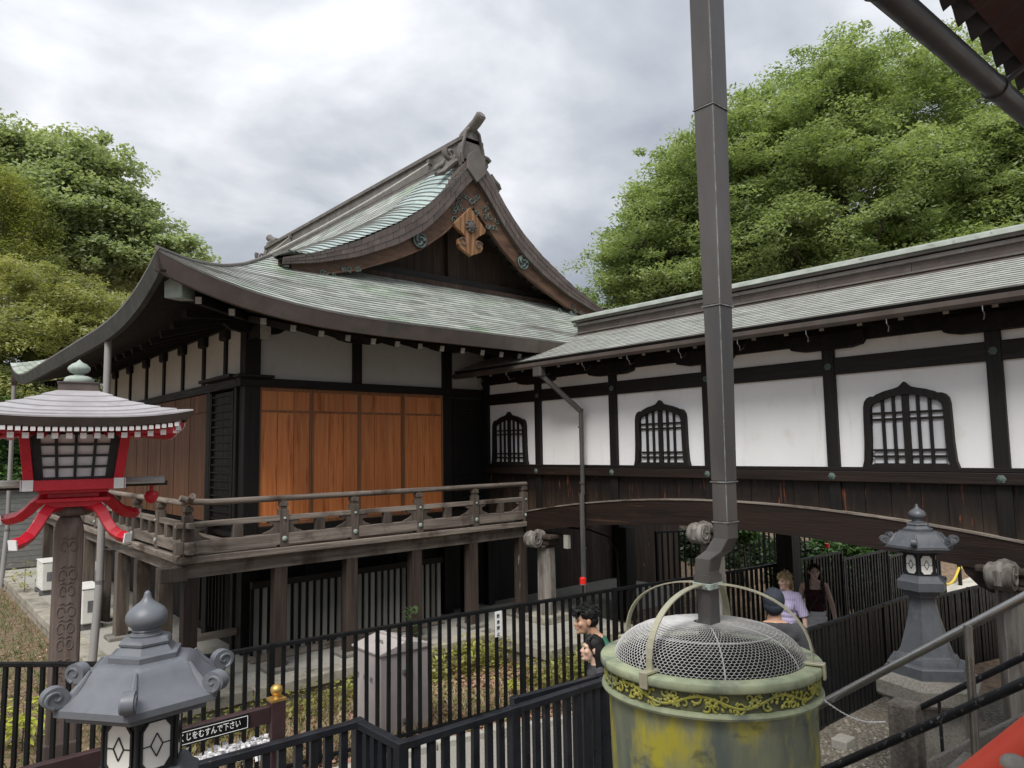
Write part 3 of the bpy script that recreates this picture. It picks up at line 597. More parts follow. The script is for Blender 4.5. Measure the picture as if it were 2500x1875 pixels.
for sgn in (-1, 1):
    # wooden bargeboard
    bw = MB(); ws = [i*.16 for i in range(25)]
    poly = [(w, btop(w)-bthk(w)+.02) for w in ws]+[(w, btop(w)-bthk(w)-wthk(w)) for w in reversed(ws)]
    n = len(ws)
    for i in range(n-1):
        w, w2 = ws[i], ws[i+1]
        P = [(XM+sgn*w, btop(w)-bthk(w)+.02), (XM+sgn*w2, btop(w2)-bthk(w2)+.02), (XM+sgn*w2, btop(w2)-bthk(w2)-wthk(w2)), (XM+sgn*w, btop(w)-bthk(w)-wthk(w))]
        bw.add([(a, 11.06, b) for a, b in P]+[(a, 11.13, b) for a, b in P], [(0,1,2,3),(7,6,5,4),(3,2,6,7),(0,4,5,1)])
    bb = obj('bargeboard', bw, 'barge_wood', hall, smooth=True)
    ed = MB(); ed.tube([(XM+sgn*w, 11.055, btop(w)-bthk(w)-wthk(w)+.01) for w in ws], .018, 6); obj('edge_bead', ed, 'barge_wood', bb)
    # shingled fascia over it: three staggered rows of small copper plates
    core = MB()
    for i in range(26):
        w, w2 = .155*i, .155*(i+1)
        P = [(XM+sgn*w, btop(w)-.01), (XM+sgn*w2, btop(w2)-.01), (XM+sgn*w2, btop(w2)-bthk(w2)), (XM+sgn*w, btop(w)-bthk(w))]
        core.add([(a, YG+.02, b) for a, b in P]+[(a, YG+.20, b) for a, b in P], [(0,1,2,3),(7,6,5,4),(3,2,6,7),(0,4,5,1)])
    cf = obj('barge_fascia', core, 'brown_copper', hall)
    for r in range(3):
        s = .0; k = 0
        while s < 3.95:
            e = min(s+(.26 if not (k == 0 and r == 1) else .13), 4.02)
            f0, f1 = r/3, (r+1)/3
            P = [(XM+sgn*q, btop(q)-bthk(q)*f) for q, f in ((s+.004,f0),(e-.004,f0),(e-.004,f1),(s+.004,f1))]
            yy = YG-.012+.008*r+RNG.uniform(-.002,.002)
            m = MB(); m.add([(a, yy, b) for a, b in P]+[(a, YG+.02, b) for a, b in P], [(0,1,2,3),(3,2,6,7),(1,5,6,2),(0,3,7,4),(0,4,5,1)])
            obj('fascia_plate', m, 'brown_copper', cf); s = e; k += 1
    # round crests
    w = 1.30 if sgn < 0 else 1.15; w = 1.32
    zc = btop(w)-bthk(w)-wthk(w)*.42; cx_ = XM+sgn*w
    md = obj('crest', MB().prism([(.15*math.cos(a*math.pi/12), .15*math.sin(a*math.pi/12)) for a in range(24)], lambda a,b,t: (cx_+a, 11.02+.04*t, zc+b)), 'lantern_black', bb)
    sp = MB(); sp.tube([(cx_+.14*math.cos(a*math.pi/12), 11.012, zc+.14*math.sin(a*math.pi/12)) for a in range(25)], .014, 6)
    for k in range(3):
        sp.tube([(cx_+(.105-.006*j)*math.cos(k*2.094+j*.17), 11.01, zc+(.105-.006*j)*math.sin(k*2.094+j*.17)) for j in range(13)], [.034-.0022*j for j in range(13)], 6)
    obj('swirl', sp, 'ornament_green', md)
    # lacy metal scrollwork at the apex and at the foot of each bargeboard
    for (wc, zc2, ww, hh, nm) in ((.22, 8.22, .26, .42, 9), (.52, 7.86, .20, .22, 5), (2.75, 6.33, .42, .12, 6), (3.15, 6.25, .28, .09, 4)):
        fl = MB()
        for k in range(nm):
            ax = XM+sgn*(wc+RNG.uniform(-ww,ww)*.8); az = zc2+RNG.uniform(-hh,hh)*.8-(.0 if wc>2 else 0); r0 = RNG.uniform(.05,.085)*(1 if wc<2 else .8); ph = RNG.uniform(0,6.28); di = RNG.choice([-1,1])
            fl.tube([(ax+r0*(1-j/15)*math.cos(ph+di*j*.55), 11.045, az+r0*(1-j/15)*math.sin(ph+di*j*.55)) for j in range(14)], [.013-.0004*j for j in range(14)], 5)
        obj('scrollwork', fl, 'ornament_green', bb, kind='stuff')
pl_ = obj('apex_plate', MB().prism([(-.21,9.14),(0,9.3),(.21,9.14),(.25,8.84),(.10,8.70),(0,8.60),(-.10,8.70),(-.25,8.84)], lambda a,b,t: (XM+a, YG-.045+.06*t, b)), 'ridge_metal', hall, bevel=.01)
# pendant: orange grained board with a carved boss
pd = [(0,8.06),(.40,7.66),(.36,7.58),(.22,7.50),(.15,7.44),(.13,7.40),(.20,7.41),(.30,7.36),(.31,7.26),(.25,7.17),(.14,7.12),(.05,7.09),(0,7.05)]
pd = [(a, b) for a, b in pd]+[(-a, b) for a, b in reversed(pd[1:-1])]
pn = obj('pendant', MB().prism(pd, lambda a,b,t: (XM-.14+a, 10.955+.085*t, b)), 'pendant_wood', hall, bevel=.008)
bo = MB(); bo.ball((XM-.14,10.94,7.66),(.10,.06,.10))
for k in range(9): bo.ball((XM-.14+.11*math.cos(k*.7), 10.94, 7.66+.11*math.sin(k*.7)), (.035,.035,.035), 8, 6)
obj('boss', bo, 'pendant_dark', pn, smooth=True)
cu = MB()
for sgn in (-1,1): cu.tube([(XM-.14+sgn*(.20+(.10-.006*j)*math.cos(.4+j*.5)), 10.945, 7.30+(.10-.006*j)*math.sin(.4+j*.5)) for j in range(13)], .016, 6)
obj('curl', cu, 'pendant_dark', pn)
# ---------------------------------------------------------------- ridge
rg = obj('ridge', MB().box((XM-.24,11.15,8.88),(XM+.24,21.0,9.48)), 'ridge_metal', hall)
obj('ridge_moulding', MB().box((XM-.32,11.05,9.02),(XM+.32,21.1,9.09)), 'ridge_metal', rg); obj('ridge_moulding', MB().box((XM-.28,11.1,9.13),(XM+.28,21.05,9.17)), 'ridge_metal', rg)
obj('ridge_moulding', MB().box((XM-.29,11.05,9.47),(XM+.29,21.1,9.55)), 'ridge_metal', rg)
m = MB(); m.tube([(XM,11.1,9.60),(XM,16,9.60),(XM,21.1,9.60)], .17, 10, flat=.6); obj('ridge_cap', m, 'ridge_cap', rg, smooth=True)
def ridge_end(y, s):
    pl2 = [(-.30,8.92),(-.34,9.12),(-.30,9.34),(-.24,9.5),(-.20,9.68),(-.10,9.76),(0,9.80),(.10,9.76),(.20,9.68),(.24,9.5),(.30,9.34),(.34,9.12),(.30,8.92)]
    e = obj('ridge_end', MB().prism(pl2, lambda a,b,t: (XM+a, y+s*(.14*t), b)), 'ridge_metal', hall, bevel=.02)
    fr = MB(); fr.tube([(XM+a*.86, y-s*.01, 9.0+(b-8.92)*.9) for a, b in pl2], .035, 6); obj('end_frame', fr, 'ridge_metal', e)
    for q in (-1, 1):
        sc = MB(); c = Vector((XM+q*.44, y+s*.16, 9.18))
        sc.tube([(c.x+q*.0+(.16-.009*j)*math.cos(2.6+j*.52*-q if q<0 else .5+j*.52), c.y, c.z+(.16-.009*j)*math.sin(2.6+j*.52*-q if q<0 else .5+j*.52)) for j in range(17)], [.06-.0022*j for j in range(17)], 8)
        sc.tube([(XM+q*.30, c.y, 9.06),(XM+q*.42, c.y, 8.98),(XM+q*.55, c.y, 8.86),(XM+q*.66, c.y, 8.74),(XM+q*.80, c.y, 8.66)], [.10,.12,.12,.10,.06], 8, flat=.7)
        sc.tube([(XM+q*.60, c.y-.02, 9.0),(XM+q*.68, c.y-.02, 8.88),(XM+q*.80, c.y-.02, 8.80),(XM+q*.86, c.y-.02, 8.72)], [.03,.05,.05,.03], 8)
        obj('scroll', sc, 'ridge_metal', e, smooth=True)
    m = MB(); m.tube([(XM,y+s*.30,9.68),(XM,y+s*.05,9.78),(XM,y-s*.14,9.85),(XM,y-s*.30,9.95)], [.11,.105,.105,.11], 14); m.tube([(XM,y-s*.295,9.947),(XM,y-s*.32,9.963)], [.085,.08], 14)
    obj('horn', m, 'ridge_metal', e, smooth=True)
ridge_end(11.05, 1); ridge_end(21.1, -1)
for (p0, p1) in (((8.45,12.18,9.35),(4.9,11.98,6.70)), ((8.45,19.2,9.42),(6.6,19.8,7.75))):
    ch = MB(); ch.tube([Vector(p0)*(1-t)+Vector(p1)*t+Vector((0,0,-.06*math.sin(math.pi*t))) for t in [i/10 for i in range(11)]], .016, 6); k = obj('chain', ch, 'rafter_cap', rg)
    obj('chain_hook', MB().cbox(p0, (.12,.10,.10)), 'ridge_metal', k)
# ================================================================== veranda with railing
ver = thing('veranda', 'raised grey timber veranda with curved-corner railing wrapped round the hall', 'veranda', (5.9,10.4,PT))
VX, VY, VE = 2.98, 9.95, 9.07; DZ = 1.86
obj('deck', MB().box((VX+.05,VY+.05,1.76),(VE,YO-.08,1.845)), 'grey_wood_x', ver); obj('deck', MB().box((VX+.05,YO-.08,1.76),(4.15,21.5,1.844)), 'grey_wood_y', ver)
obj('edge_board', MB().box((VX-.05,VY-.06,1.775),(VE,VY+.10,1.862)), 'grey_wood_x', ver, bevel=.008); obj('edge_board', MB().box((VX-.06,VY+.102,1.775),(VX+.10,21.6,1.861)), 'grey_wood_y', ver, bevel=.008)
obj('beam', MB().box((VX-.02,VY+.06,1.57),(VE,VY+.2,1.775)), 'grey_wood_x', ver, bevel=.008); obj('beam', MB().box((VX+.06,VY+.2,1.57),(VX+.2,21.5,1.774)), 'grey_wood_y', ver, bevel=.008)
obj('beam_end', MB().box((VX-.27,VY+.02,1.55),(VX+.06,VY+.22,1.735)), 'grey_wood', ver, bevel=.012)
fx = [VX+.12, 4.33, 5.46, 6.65, 7.83, 9.0]; fy = [11.25, 12.45, 13.7, 15.0, 16.4, 17.9, 19.4, 21.2]
for x in fx: 
    p = obj('support_post', MB().box((x-.09,VY+.05,PT+.03),(x+.09,VY+.23,1.57)), 'post_wood', ver, bevel=.008)
    obj('foot_stone', MB().box((x-.2,VY-.06,PT-.02),(x+.2,VY+.34,PT+.05)), 'granite', p, bevel=.015)
for y in fy:
    p = obj('support_post', MB().box((VX+.03,y-.1,PT+.03),(VX+.23,y+.1,1.57)), 'grey_wood', ver, bevel=.008); obj('foot_stone', MB().box((VX-.08,y-.2,PT-.02),(VX+.34,y+.2,PT+.05)), 'granite', p, bevel=.015)
for x in (5.2, 6.9, 8.4): obj('support_post', MB().box((x-.08,10.9,PT),(x+.08,11.06,1.75)), 'dark_wood', ver)
# railing
RY = VY+.03; RX = VX+.04
obj('bottom_rail', MB().box((RX-.16,RY-.055,1.90),(VE,RY+.055,2.06)), 'grey_wood_x', ver, bevel=.008); obj('bottom_rail', MB().box((RX-.055,RY-.22,1.905),(RX+.055,21.4,2.055)), 'grey_wood_y', ver, bevel=.008)
obj('middle_rail', MB().box((RX-.15,RY-.04,2.235),(VE,RY+.04,2.31)), 'grey_wood_x', ver, bevel=.006); obj('middle_rail', MB().box((RX-.04,RY-.18,2.232),(RX+.04,21.4,2.305)), 'grey_wood_y', ver, bevel=.006)
obj('top_rail', MB().tube([(RX-.10,RY,2.63),(RX+.05,RY,2.575),(RX+.3,RY,2.555),(6,RY,2.55),(VE,RY,2.55)], .043, 10), 'grey_wood_x', ver, smooth=True)
obj('top_rail', MB().tube([(RX,RY-.20,2.66),(RX,RY-.08,2.60),(RX,RY+.2,2.552),(RX,15,2.548),(RX,21.4,2.548)], .043, 10), 'grey_wood_y', ver, smooth=True)
def rail_post(x, y, ax):
    m = MB(); m.box((x-.062,y-.062,1.865),(x+.062,y+.062,2.40)); m.box((x-.045,y-.045,2.40),(x+.045,y+.045,2.44)); m.box((x-.058,y-.058,2.44),(x+.058,y+.058,2.505)); m.box((x-.035,y-.035,2.505),(x+.035,y+.035,2.53))
    p = obj('rail_post', m, 'grey_wood', ver, bevel=.006)
    for z, r in ((1.985,.036),(2.27,.02)):
        d = MB()
        if ax == 'x': d.lathe([(r,0),(r,.012),(r*.55,.022),(0.001,.024)], 12); vs = [(x+a, y-.064-c, z+b) for a,b,c in d.v]
        else: d.lathe([(r,0),(r,.012),(r*.55,.022),(0.001,.024)], 12); vs = [(x-.064-c, y+a, z+b) for a,b,c in d.v]
        d.v = vs; obj('nail_cover', d, 'finial_patina', p)
    return p
for x in [RX]+fx[1:-1]+[9.0]: rail_post(x, RY, 'x')
for y in [11.2,12.5,13.85,15.2,16.6,18.1,19.6,21.2]: rail_post(RX, y, 'y')
xsr = [RX]+fx[1:-1]+[9.0]
for a, b in zip(xsr[:-1], xsr[1:]):
    c = (a+b)/2; obj('strut', MB().box((c-.07,RY-.045,2.06),(c+.07,RY+.045,2.235)), 'grey_wood', ver, bevel=.005)
    for s, e in ((1, a+.062), (-1, b-.062)):
        poly = [(0,2.235),(.0,2.062),(.24,2.062),(.20,2.085),(.13,2.11),(.08,2.15),(.09,2.19),(.14,2.20),(.17,2.22),(.17,2.235)]
        obj('curved_brace', MB().prism(poly if s > 0 else poly[::-1], lambda u,v,t,e=e,s=s: (e+s*u, RY-.03+.06*t, v)), 'grey_wood', ver)
yl = [RY,11.2,12.5,13.85,15.2,16.6,18.1,19.6,21.2]
for a, b in zip(yl[:-1], yl[1:]):
    for k in (1,2): y = a+(b-a)*k/3; obj('strut', MB().box((RX-.045,y-.06,2.055),(RX+.045,y+.06,2.232)), 'grey_wood', ver, bevel=.005)

# ================================================================== covered corridor on an arched bridge
XC = 9.09; CY0 = -1.6; CY1 = 11.1
cor = thing('covered_corridor', 'long raised corridor with white plaster wall, bell-shaped windows and copper roof', 'building', (10.2,5.9,0))
PY = [-1.32,.5,2.32,4.14,5.96,7.78,9.6]
def ztop(y): return 2.42-.0215*(y-5.75)**2 if y > 1.5 else 2.42-.0215*18.06
for y in PY:
    p = obj('post', MB().box((XC-.06,y-.075,2.2 if False else ztop(y)),(XC+.09,y+.075,4.72)), 'dark_wood', cor, bevel=.006)
    for z in (2.80, 4.19):
        d = MB(); d.lathe([(.048,0),(.048,.005),(.022,.012),(.02,.02),(.001,.024)], 6); d.v = [(XC-.115-c, y+a, z+b) for a,b,c in d.v] if z < 3 else [(XC-.062-c, y+a, z+b) for a,b,c in d.v]
        obj('nail_cover', d, 'ornament_green', p)
    w = .5; poly = [(-w,.14),(-w,.05),(-w+.06,-.03),(-w+.2,-.06),(w-.2,-.06),(w-.06,-.03),(w,.05),(w,.14)]
    obj('bracket', MB().prism(poly, lambda a,b,t,y=y: (XC-.14+.2*t, y+a, 4.47+b)), 'soffit_wood', p)
obj('sill_rail', MB().box((XC-.115,CY0,2.735),(XC+.05,CY1,2.865)), 'arch_wood', cor, bevel=.008); obj('sill', MB().box((XC-.075,CY0,2.868),(XC+.05,CY1,2.915)), 'dark_wood_y', cor, bevel=.004)
obj('lintel', MB().box((XC-.045,CY0,4.085),(XC+.07,CY1,4.30)), 'dark_wood_y', cor, bevel=.006); obj('wall_plate', MB().box((XC-.08,CY0,4.49),(XC+.1,CY1+.1,4.80)), 'soffit_wood', cor)
ends = [CY0]+PY+[CY1]
for a, b in zip(ends[:-1], ends[1:]):
    obj('plaster_panel', MB().box((XC,a+.05,2.90),(XC+.05,b-.05,4.09)), 'plaster', cor); obj('frieze_panel', MB().box((XC,a+.05,4.29),(XC+.05,b-.05,4.62)), 'plaster', cor)
obj('end_post', MB().box((XC-.07,CY1-.06,ztop(9.9)),(XC+.09,CY1+.08,4.7)), 'dark_wood', cor)
# bell-shaped windows
ho = [(.525,0),(.502,.08),(.487,.3),(.482,.58),(.478,.73),(.465,.795),(.432,.84),(.388,.86),(.352,.856),(.315,.88),(.22,.915),(.12,.937),(.06,.955),(.028,.985),(0,1.015)]
hi_ = [(.437,.035),(.42,.08),(.408,.3),(.403,.58),(.399,.68),(.387,.73),(.357,.765),(.322,.782),(.292,.785),(.255,.805),(.18,.832),(.10,.85),(.05,.855),(.025,.857),(0,.858)]
OUT = ho+[(-a, b) for a, b in reversed(ho[:-1])]; INN = hi_+[(-a, b) for a, b in reversed(hi_[:-1])]
def window(yc):
    w = obj('window', MB().ring(OUT, INN, lambda a,b,t: (XC-.075+.085*t, yc+a, 2.915+b)), 'dark_wood', cor, bevel=.004)
    cols = [-.39,-.26,-.135,.0,.135,.26,.39]
    rows = [0,.13,.205,.575,.65,.88]
    for i in range(6):
        for j in range(5):
            zt = min(rows[j+1], lerp(abs((cols[i]+cols[i+1])/2), [0,.2,.33,.4], [.875,.85,.81,.76]))
            obj('pane', MB().box((XC-.022,yc+cols[i]+.002,2.915+rows[j]+.002),(XC-.012,yc+cols[i+1]-.002,2.915+zt)), 'paper', w)
    for c in cols[1:-1]:
        ww = .032 if c else .075; top = lerp(abs(c), [0,.2,.33,.4], [.86,.835,.79,.74])
        obj('vertical_bar', MB().box((XC-.056,yc+c-ww/2,2.92),(XC-.022,yc+c+ww/2,2.915+top)), 'dark_wood', w)
    for r in rows[1:-1]+[.035]: obj('horizontal_bar', MB().box((XC-.048,yc-.40,2.915+r-.013),(XC-.026,yc+.40,2.915+r+.013)), 'dark_wood_y', w)
for yc in (10.42, 6.82, 3.25): window(yc)
# weathered planks between the sill rail and the arched beam
y = CY0; 
while y < 10.0:
    wd = .30+RNG.uniform(-.03,.04); y2 = min(y+wd, 10.0); dx = RNG.uniform(0,.008)
    vs = []
    for yy in (y+.003, y2-.003):
        for xx in (XC-.03+dx, XC+.03): vs += [(xx, yy, ztop(yy)-.03), (xx, yy, 2.74)]
    obj('plank', MB().add(vs, [(0,4,5,1),(2,3,7,6),(0,1,3,2),(4,6,7,5),(0,2,6,4),(1,5,7,3)]), 'board', cor); y = y2
for yy in (10.05, 10.35, 10.65, 10.93): obj('plank', MB().box((XC-.03,yy-.05,1.95),(XC+.03,yy+.245,2.74)), 'board', cor)
def arch(x0, x1, dz=0, drop=.385, a=CY0, b=9.98):
    m = MB(); n = 44
    vs = []
    for i in range(n+1):
        yy = a+(b-a)*i/n; t = ztop(yy)+dz
        vs += [(x0,yy,t),(x1,yy,t),(x1,yy,t-drop),(x0,yy,t-drop)]
    fs = [(0,1,2,3),(4*n+3,4*n+2,4*n+1,4*n)]
    for i in range(n):
        o = 4*i; fs += [(o,o+4,o+5,o+1),(o+1,o+5,o+6,o+2),(o+2,o+6,o+7,o+3),(o+3,o+7,o+4,o)]
    return m.add(vs, fs)
obj('arch_beam', arch(XC-.10, XC+.16), 'arch_wood', cor, smooth=True); obj('arch_beam', arch(XC+2.05, XC+2.3), 'arch_wood', cor, smooth=True)
obj('arch_cap', arch(XC-.115, XC-.025, .012, .022), 'grey_wood_y', cor, smooth=True)
obj('bridge_floor', arch(XC+.16, XC+2.05, -.02, .1), 'soffit_wood', cor)
obj('far_wall', MB().box((XC+2.15,CY0,2.3),(XC+2.2,CY1,4.8)), 'plaster', cor); obj('far_boards', MB().box((XC+2.12,CY0,1.9),(XC+2.16,10,2.8)), 'board', cor)
obj('end_wall', MB().box((XC,CY0-.02,2.0),(XC+2.2,CY0,5.0)), 'plaster', cor)
# bridge columns with carved scroll heads
def column(x, y, zt, zb, nose=True):
    c = obj('column', MB().lathe([(.185,zb),(.185,zb+.02),(.178,zb+.05),(.168,zt)], 8, (x,y,0), rot=math.pi/8), 'column_wood', cor, bevel=.006)
    h = MB(); h.box((x-.16,y-.2,zt+.05),(x+.16,y+.2,zt+.16)); h.box((x-.22,y-.15,zt),(x+.2,y+.15,zt+.05)); h.box((x-.2,y-.30,zt+.16),(x+.16,y+.30,zt+.24)); obj('capital', h, 'post_wood', c, bevel=.03)
    if nose:
        s = MB(); q = Vector((x-.30, y+.02, zt+.16))
        s.tube([(x-.1,y,zt+.2),(x-.22,y,zt+.22)], [.11,.12], 10); s.v += []; 
        t = MB(); t.lathe([(.13,-.12),(.145,-.10),(.145,.10),(.13,.12)], 16); s.add([(q.x+a, q.y+c_, q.z+b) for a,b,c_ in t.v], t.f)
        for side in (-.125, .125): s.tube([(q.x+(.11-.008*j)*math.cos(2+j*.55), q.y+side, q.z+(.11-.008*j)*math.sin(2+j*.55)) for j in range(12)], .014, 6)
        s.tube([(q.x-.02,q.y,q.z+.13),(q.x-.10,q.y,q.z+.05),(q.x-.12,q.y,q.z-.08)], [.05,.06,.04], 8)
        obj('scroll_head', s, 'column_wood', c, smooth=True)
    return c
c = column(XC-.02, 9.47, 1.43, .14); obj('base_stone', MB().box((XC-.32,9.2,PT-.02),(XC+.28,9.75,PT+.12)), 'plinth_stone', c, bevel=.02)
c = column(XC, 6.0, 1.80, -.35); column(XC, 2.32, 1.64, -.3)
for y, z in ((6.0, 1.98), (2.42, 1.7), (9.47, 1.6)): obj('column', MB().box((XC+2.05,y-.14,-.45),(XC+2.33,y+.14,z)), 'dark_wood', cor, bevel=.01)
poly = [(2.1,2.0),(2.1,1.58),(2.5,1.58),(2.62,1.64),(2.74,1.76),(2.8,1.9),(2.8,2.0)]; obj('bracket_arm', MB().prism(poly, lambda a,b,t: (XC-.07+.2*t, a, b)), 'arch_wood', cor)
# roof: courses of copper sheets, the nearer ones as single pieces
EX, RXc = 8.36, 9.96
def cz(x): t = (x-EX)/(RXc-EX); return 4.745+.62*t+.05*(t*t-t)
ncr = 13; items = []
for i in range(ncr):
    a = EX+(RXc-EX)*i/ncr; b = EX+(RXc-EX)*(i+1)/ncr; y = CY0-(.25*(i%2))
    yend = 11.3 if i < 7 else 11.3-(i-6)*.24
    while y < yend:
        y2 = min(y+.5, yend); items.append((y, a, b, max(y, CY0), y2)); y = y2
items.sort()
rest = MB()
croof = obj('roof', MB().prism([(EX+.06,4.70),(RXc,5.30),(10.44,5.30),(12.02,4.72),(12.02,4.62),(10.2,5.1),(EX+.06,4.60)], lambda a,b,t: (a, CY0+(9.3-CY0)*t, b)), 'soffit_wood', cor)
vis = [it for it in items if 1.4 < it[4]]; solo = set(id(it) for it in vis[:300])
def sheet(m, a, b, y, y2):
    t = .010; za, zb = cz(a), cz(b)
    m.add([(a-.008,y+.0006,za+t),(a-.008,y2-.0006,za+t),(b,y2-.0006,zb+.001),(b,y+.0006,zb+.001),(a-.008,y+.0006,za-.012),(a-.008,y2-.0006,za-.012)], [(0,3,2,1),(4,0,1,5)])
for it in items:
    _, a, b, y, y2 = it
    if y2-y < .02: continue
    if id(it) in solo: m = MB(); sheet(m, a, b, y, y2); risers(obj('shingle', m, 'copper_grey', croof), .3)
    else: sheet(rest, a, b, y, y2)
for i in range(ncr):      # far slope, never seen from the yard
    a = 12.04-(12.04-10.44)*i/ncr; b = 12.04-(12.04-10.44)*(i+1)/ncr; rest.add([(a,CY0,cz(EX+(RXc-EX)*i/ncr)),(b,CY0,cz(EX+(RXc-EX)*(i+1)/ncr)),(b,9.3,cz(EX+(RXc-EX)*(i+1)/ncr)),(a,9.3,cz(EX+(RXc-EX)*i/ncr))], [(0,1,2,3)])
risers(obj('shingle_courses', rest, 'copper_grey_far', croof, kind='stuff'), .3)
yr1 = 9.42
y = CY0
while y < yr1:
    y2 = min(y+1.25, yr1)
    s = obj('ridge', MB().box((9.98,y+.003,5.30),(10.42,y2-.003,5.56)), 'brown_copper', croof)
    y = y2
obj('ridge_moulding', MB().box((9.92,CY0,5.34),(10.48,yr1+.04,5.375)), 'brown_copper', croof); obj('ridge_moulding', MB().box((9.945,CY0,5.405),(10.455,yr1+.03,5.43)), 'ridge_metal', croof)
obj('ridge_moulding', MB().box((9.93,CY0,5.55),(10.47,yr1+.05,5.60)), 'ridge_metal', croof); obj('ridge_moulding', MB().box((9.90,CY0,5.625),(10.50,yr1+.07,5.66)), 'ridge_metal', croof)
obj('ridge_cap', MB().prism([(9.86,5.665),(9.88,5.72),(10.0,5.77),(10.2,5.79),(10.4,5.77),(10.52,5.72),(10.54,5.665)], lambda a,b,t: (a, CY0+(yr1+.1-CY0)*t, b)), 'ridge_cap', croof, smooth=True)
obj('eave_fascia', MB().prism([(EX-.01,4.735),(EX+.03,4.655),(EX+.13,4.655),(EX+.13,4.75)], lambda a,b,t: (a, CY0+(11.3-CY0)*t, b)), 'soffit_wood', cor)  # dark colour stands in for the shaded gap above the gutter
so = MB(); so.grid(lambda u, v: (EX+.12+(XC-EX-.1)*u, CY0+(11.2-CY0)*v, 4.66+.10*u), 1, 10); obj('soffit', so, 'soffit_wood', cor)
y = CY0+.1
while y < 11.0:
    r = obj('rafter', MB().bar((EX+.17,y,4.615),(XC,y,4.70), .06, .07), 'soffit_wood', cor); obj('rafter_end', MB().bar((EX+.16,y,4.614),(EX+.17,y,4.615), .055, .065), 'rafter_cap', r); y += .455
# gutter, its hooks and the downpipe
gt = MB(); gp = [(-.055,.045),(-.055,-.01),(-.035,-.045),(.035,-.045),(.055,-.01),(.055,.045),(.045,.045),(.045,-.005),(.028,-.035),(-.028,-.035),(-.045,-.005),(-.045,.045)]
gt.prism(gp, lambda a,b,t: (EX-.015+a, CY0+(11.35-CY0)*t, 4.635+b)); gut = obj('gutter', gt, 'fascia_copper', cor)
y = 2.2
while y < 11.2:
    h = MB(); h.tube([(EX-.03,y,4.60),(EX-.03,y,4.535),(EX+.02,y,4.50),(EX+.05,y+.02,4.455),(EX+.20,y+.05,4.50),(EX+.24,y+.06,4.56)], .006, 5); obj('gutter_hook', h, 'steel', gut); y += .93
dp = thing('downpipe', 'brown copper downpipe with a slanted arm running down the white corridor wall', 'downpipe', (8.95,8.4,PT))
obj('pipe_head', MB().box((EX-.06,8.72,4.44),(EX+.06,8.92,4.62)), 'pipe_copper', dp, bevel=.01)
obj('slanted_arm', MB().bar((EX,8.82,4.50),(8.93,8.40,3.84), .085, .085), 'pipe_copper', dp, bevel=.015)
obj('pipe', MB().tube([(8.94,8.40,3.88),(8.945,8.41,2.4)], .04, 8), 'pipe_copper', dp, smooth=True); obj('pipe', MB().tube([(8.92,8.41,2.42),(8.92,8.415,PT)], .044, 8), 'pipe_copper', dp, smooth=True)
for z in (3.55, 2.6, 2.42, 1.5): obj('joint_ring', MB().tube([(8.935,8.41,z),(8.935,8.41,z+.025)], .05, 8), 'pipe_copper', dp)
cb = MB(); cb.tube([(9.5,9.35,1.75),(9.6,8.9,1.73),(9.7,8.5,1.62),(9.72,8.35,1.35),(9.72,8.33,.9),(9.74,8.3,.3)], .018, 6); obj('cable', cb, 'black_paint', cor)
obj('junction_box', MB().box((9.05,8.9,1.45),(9.12,9.0,1.68)), 'concrete', cor)
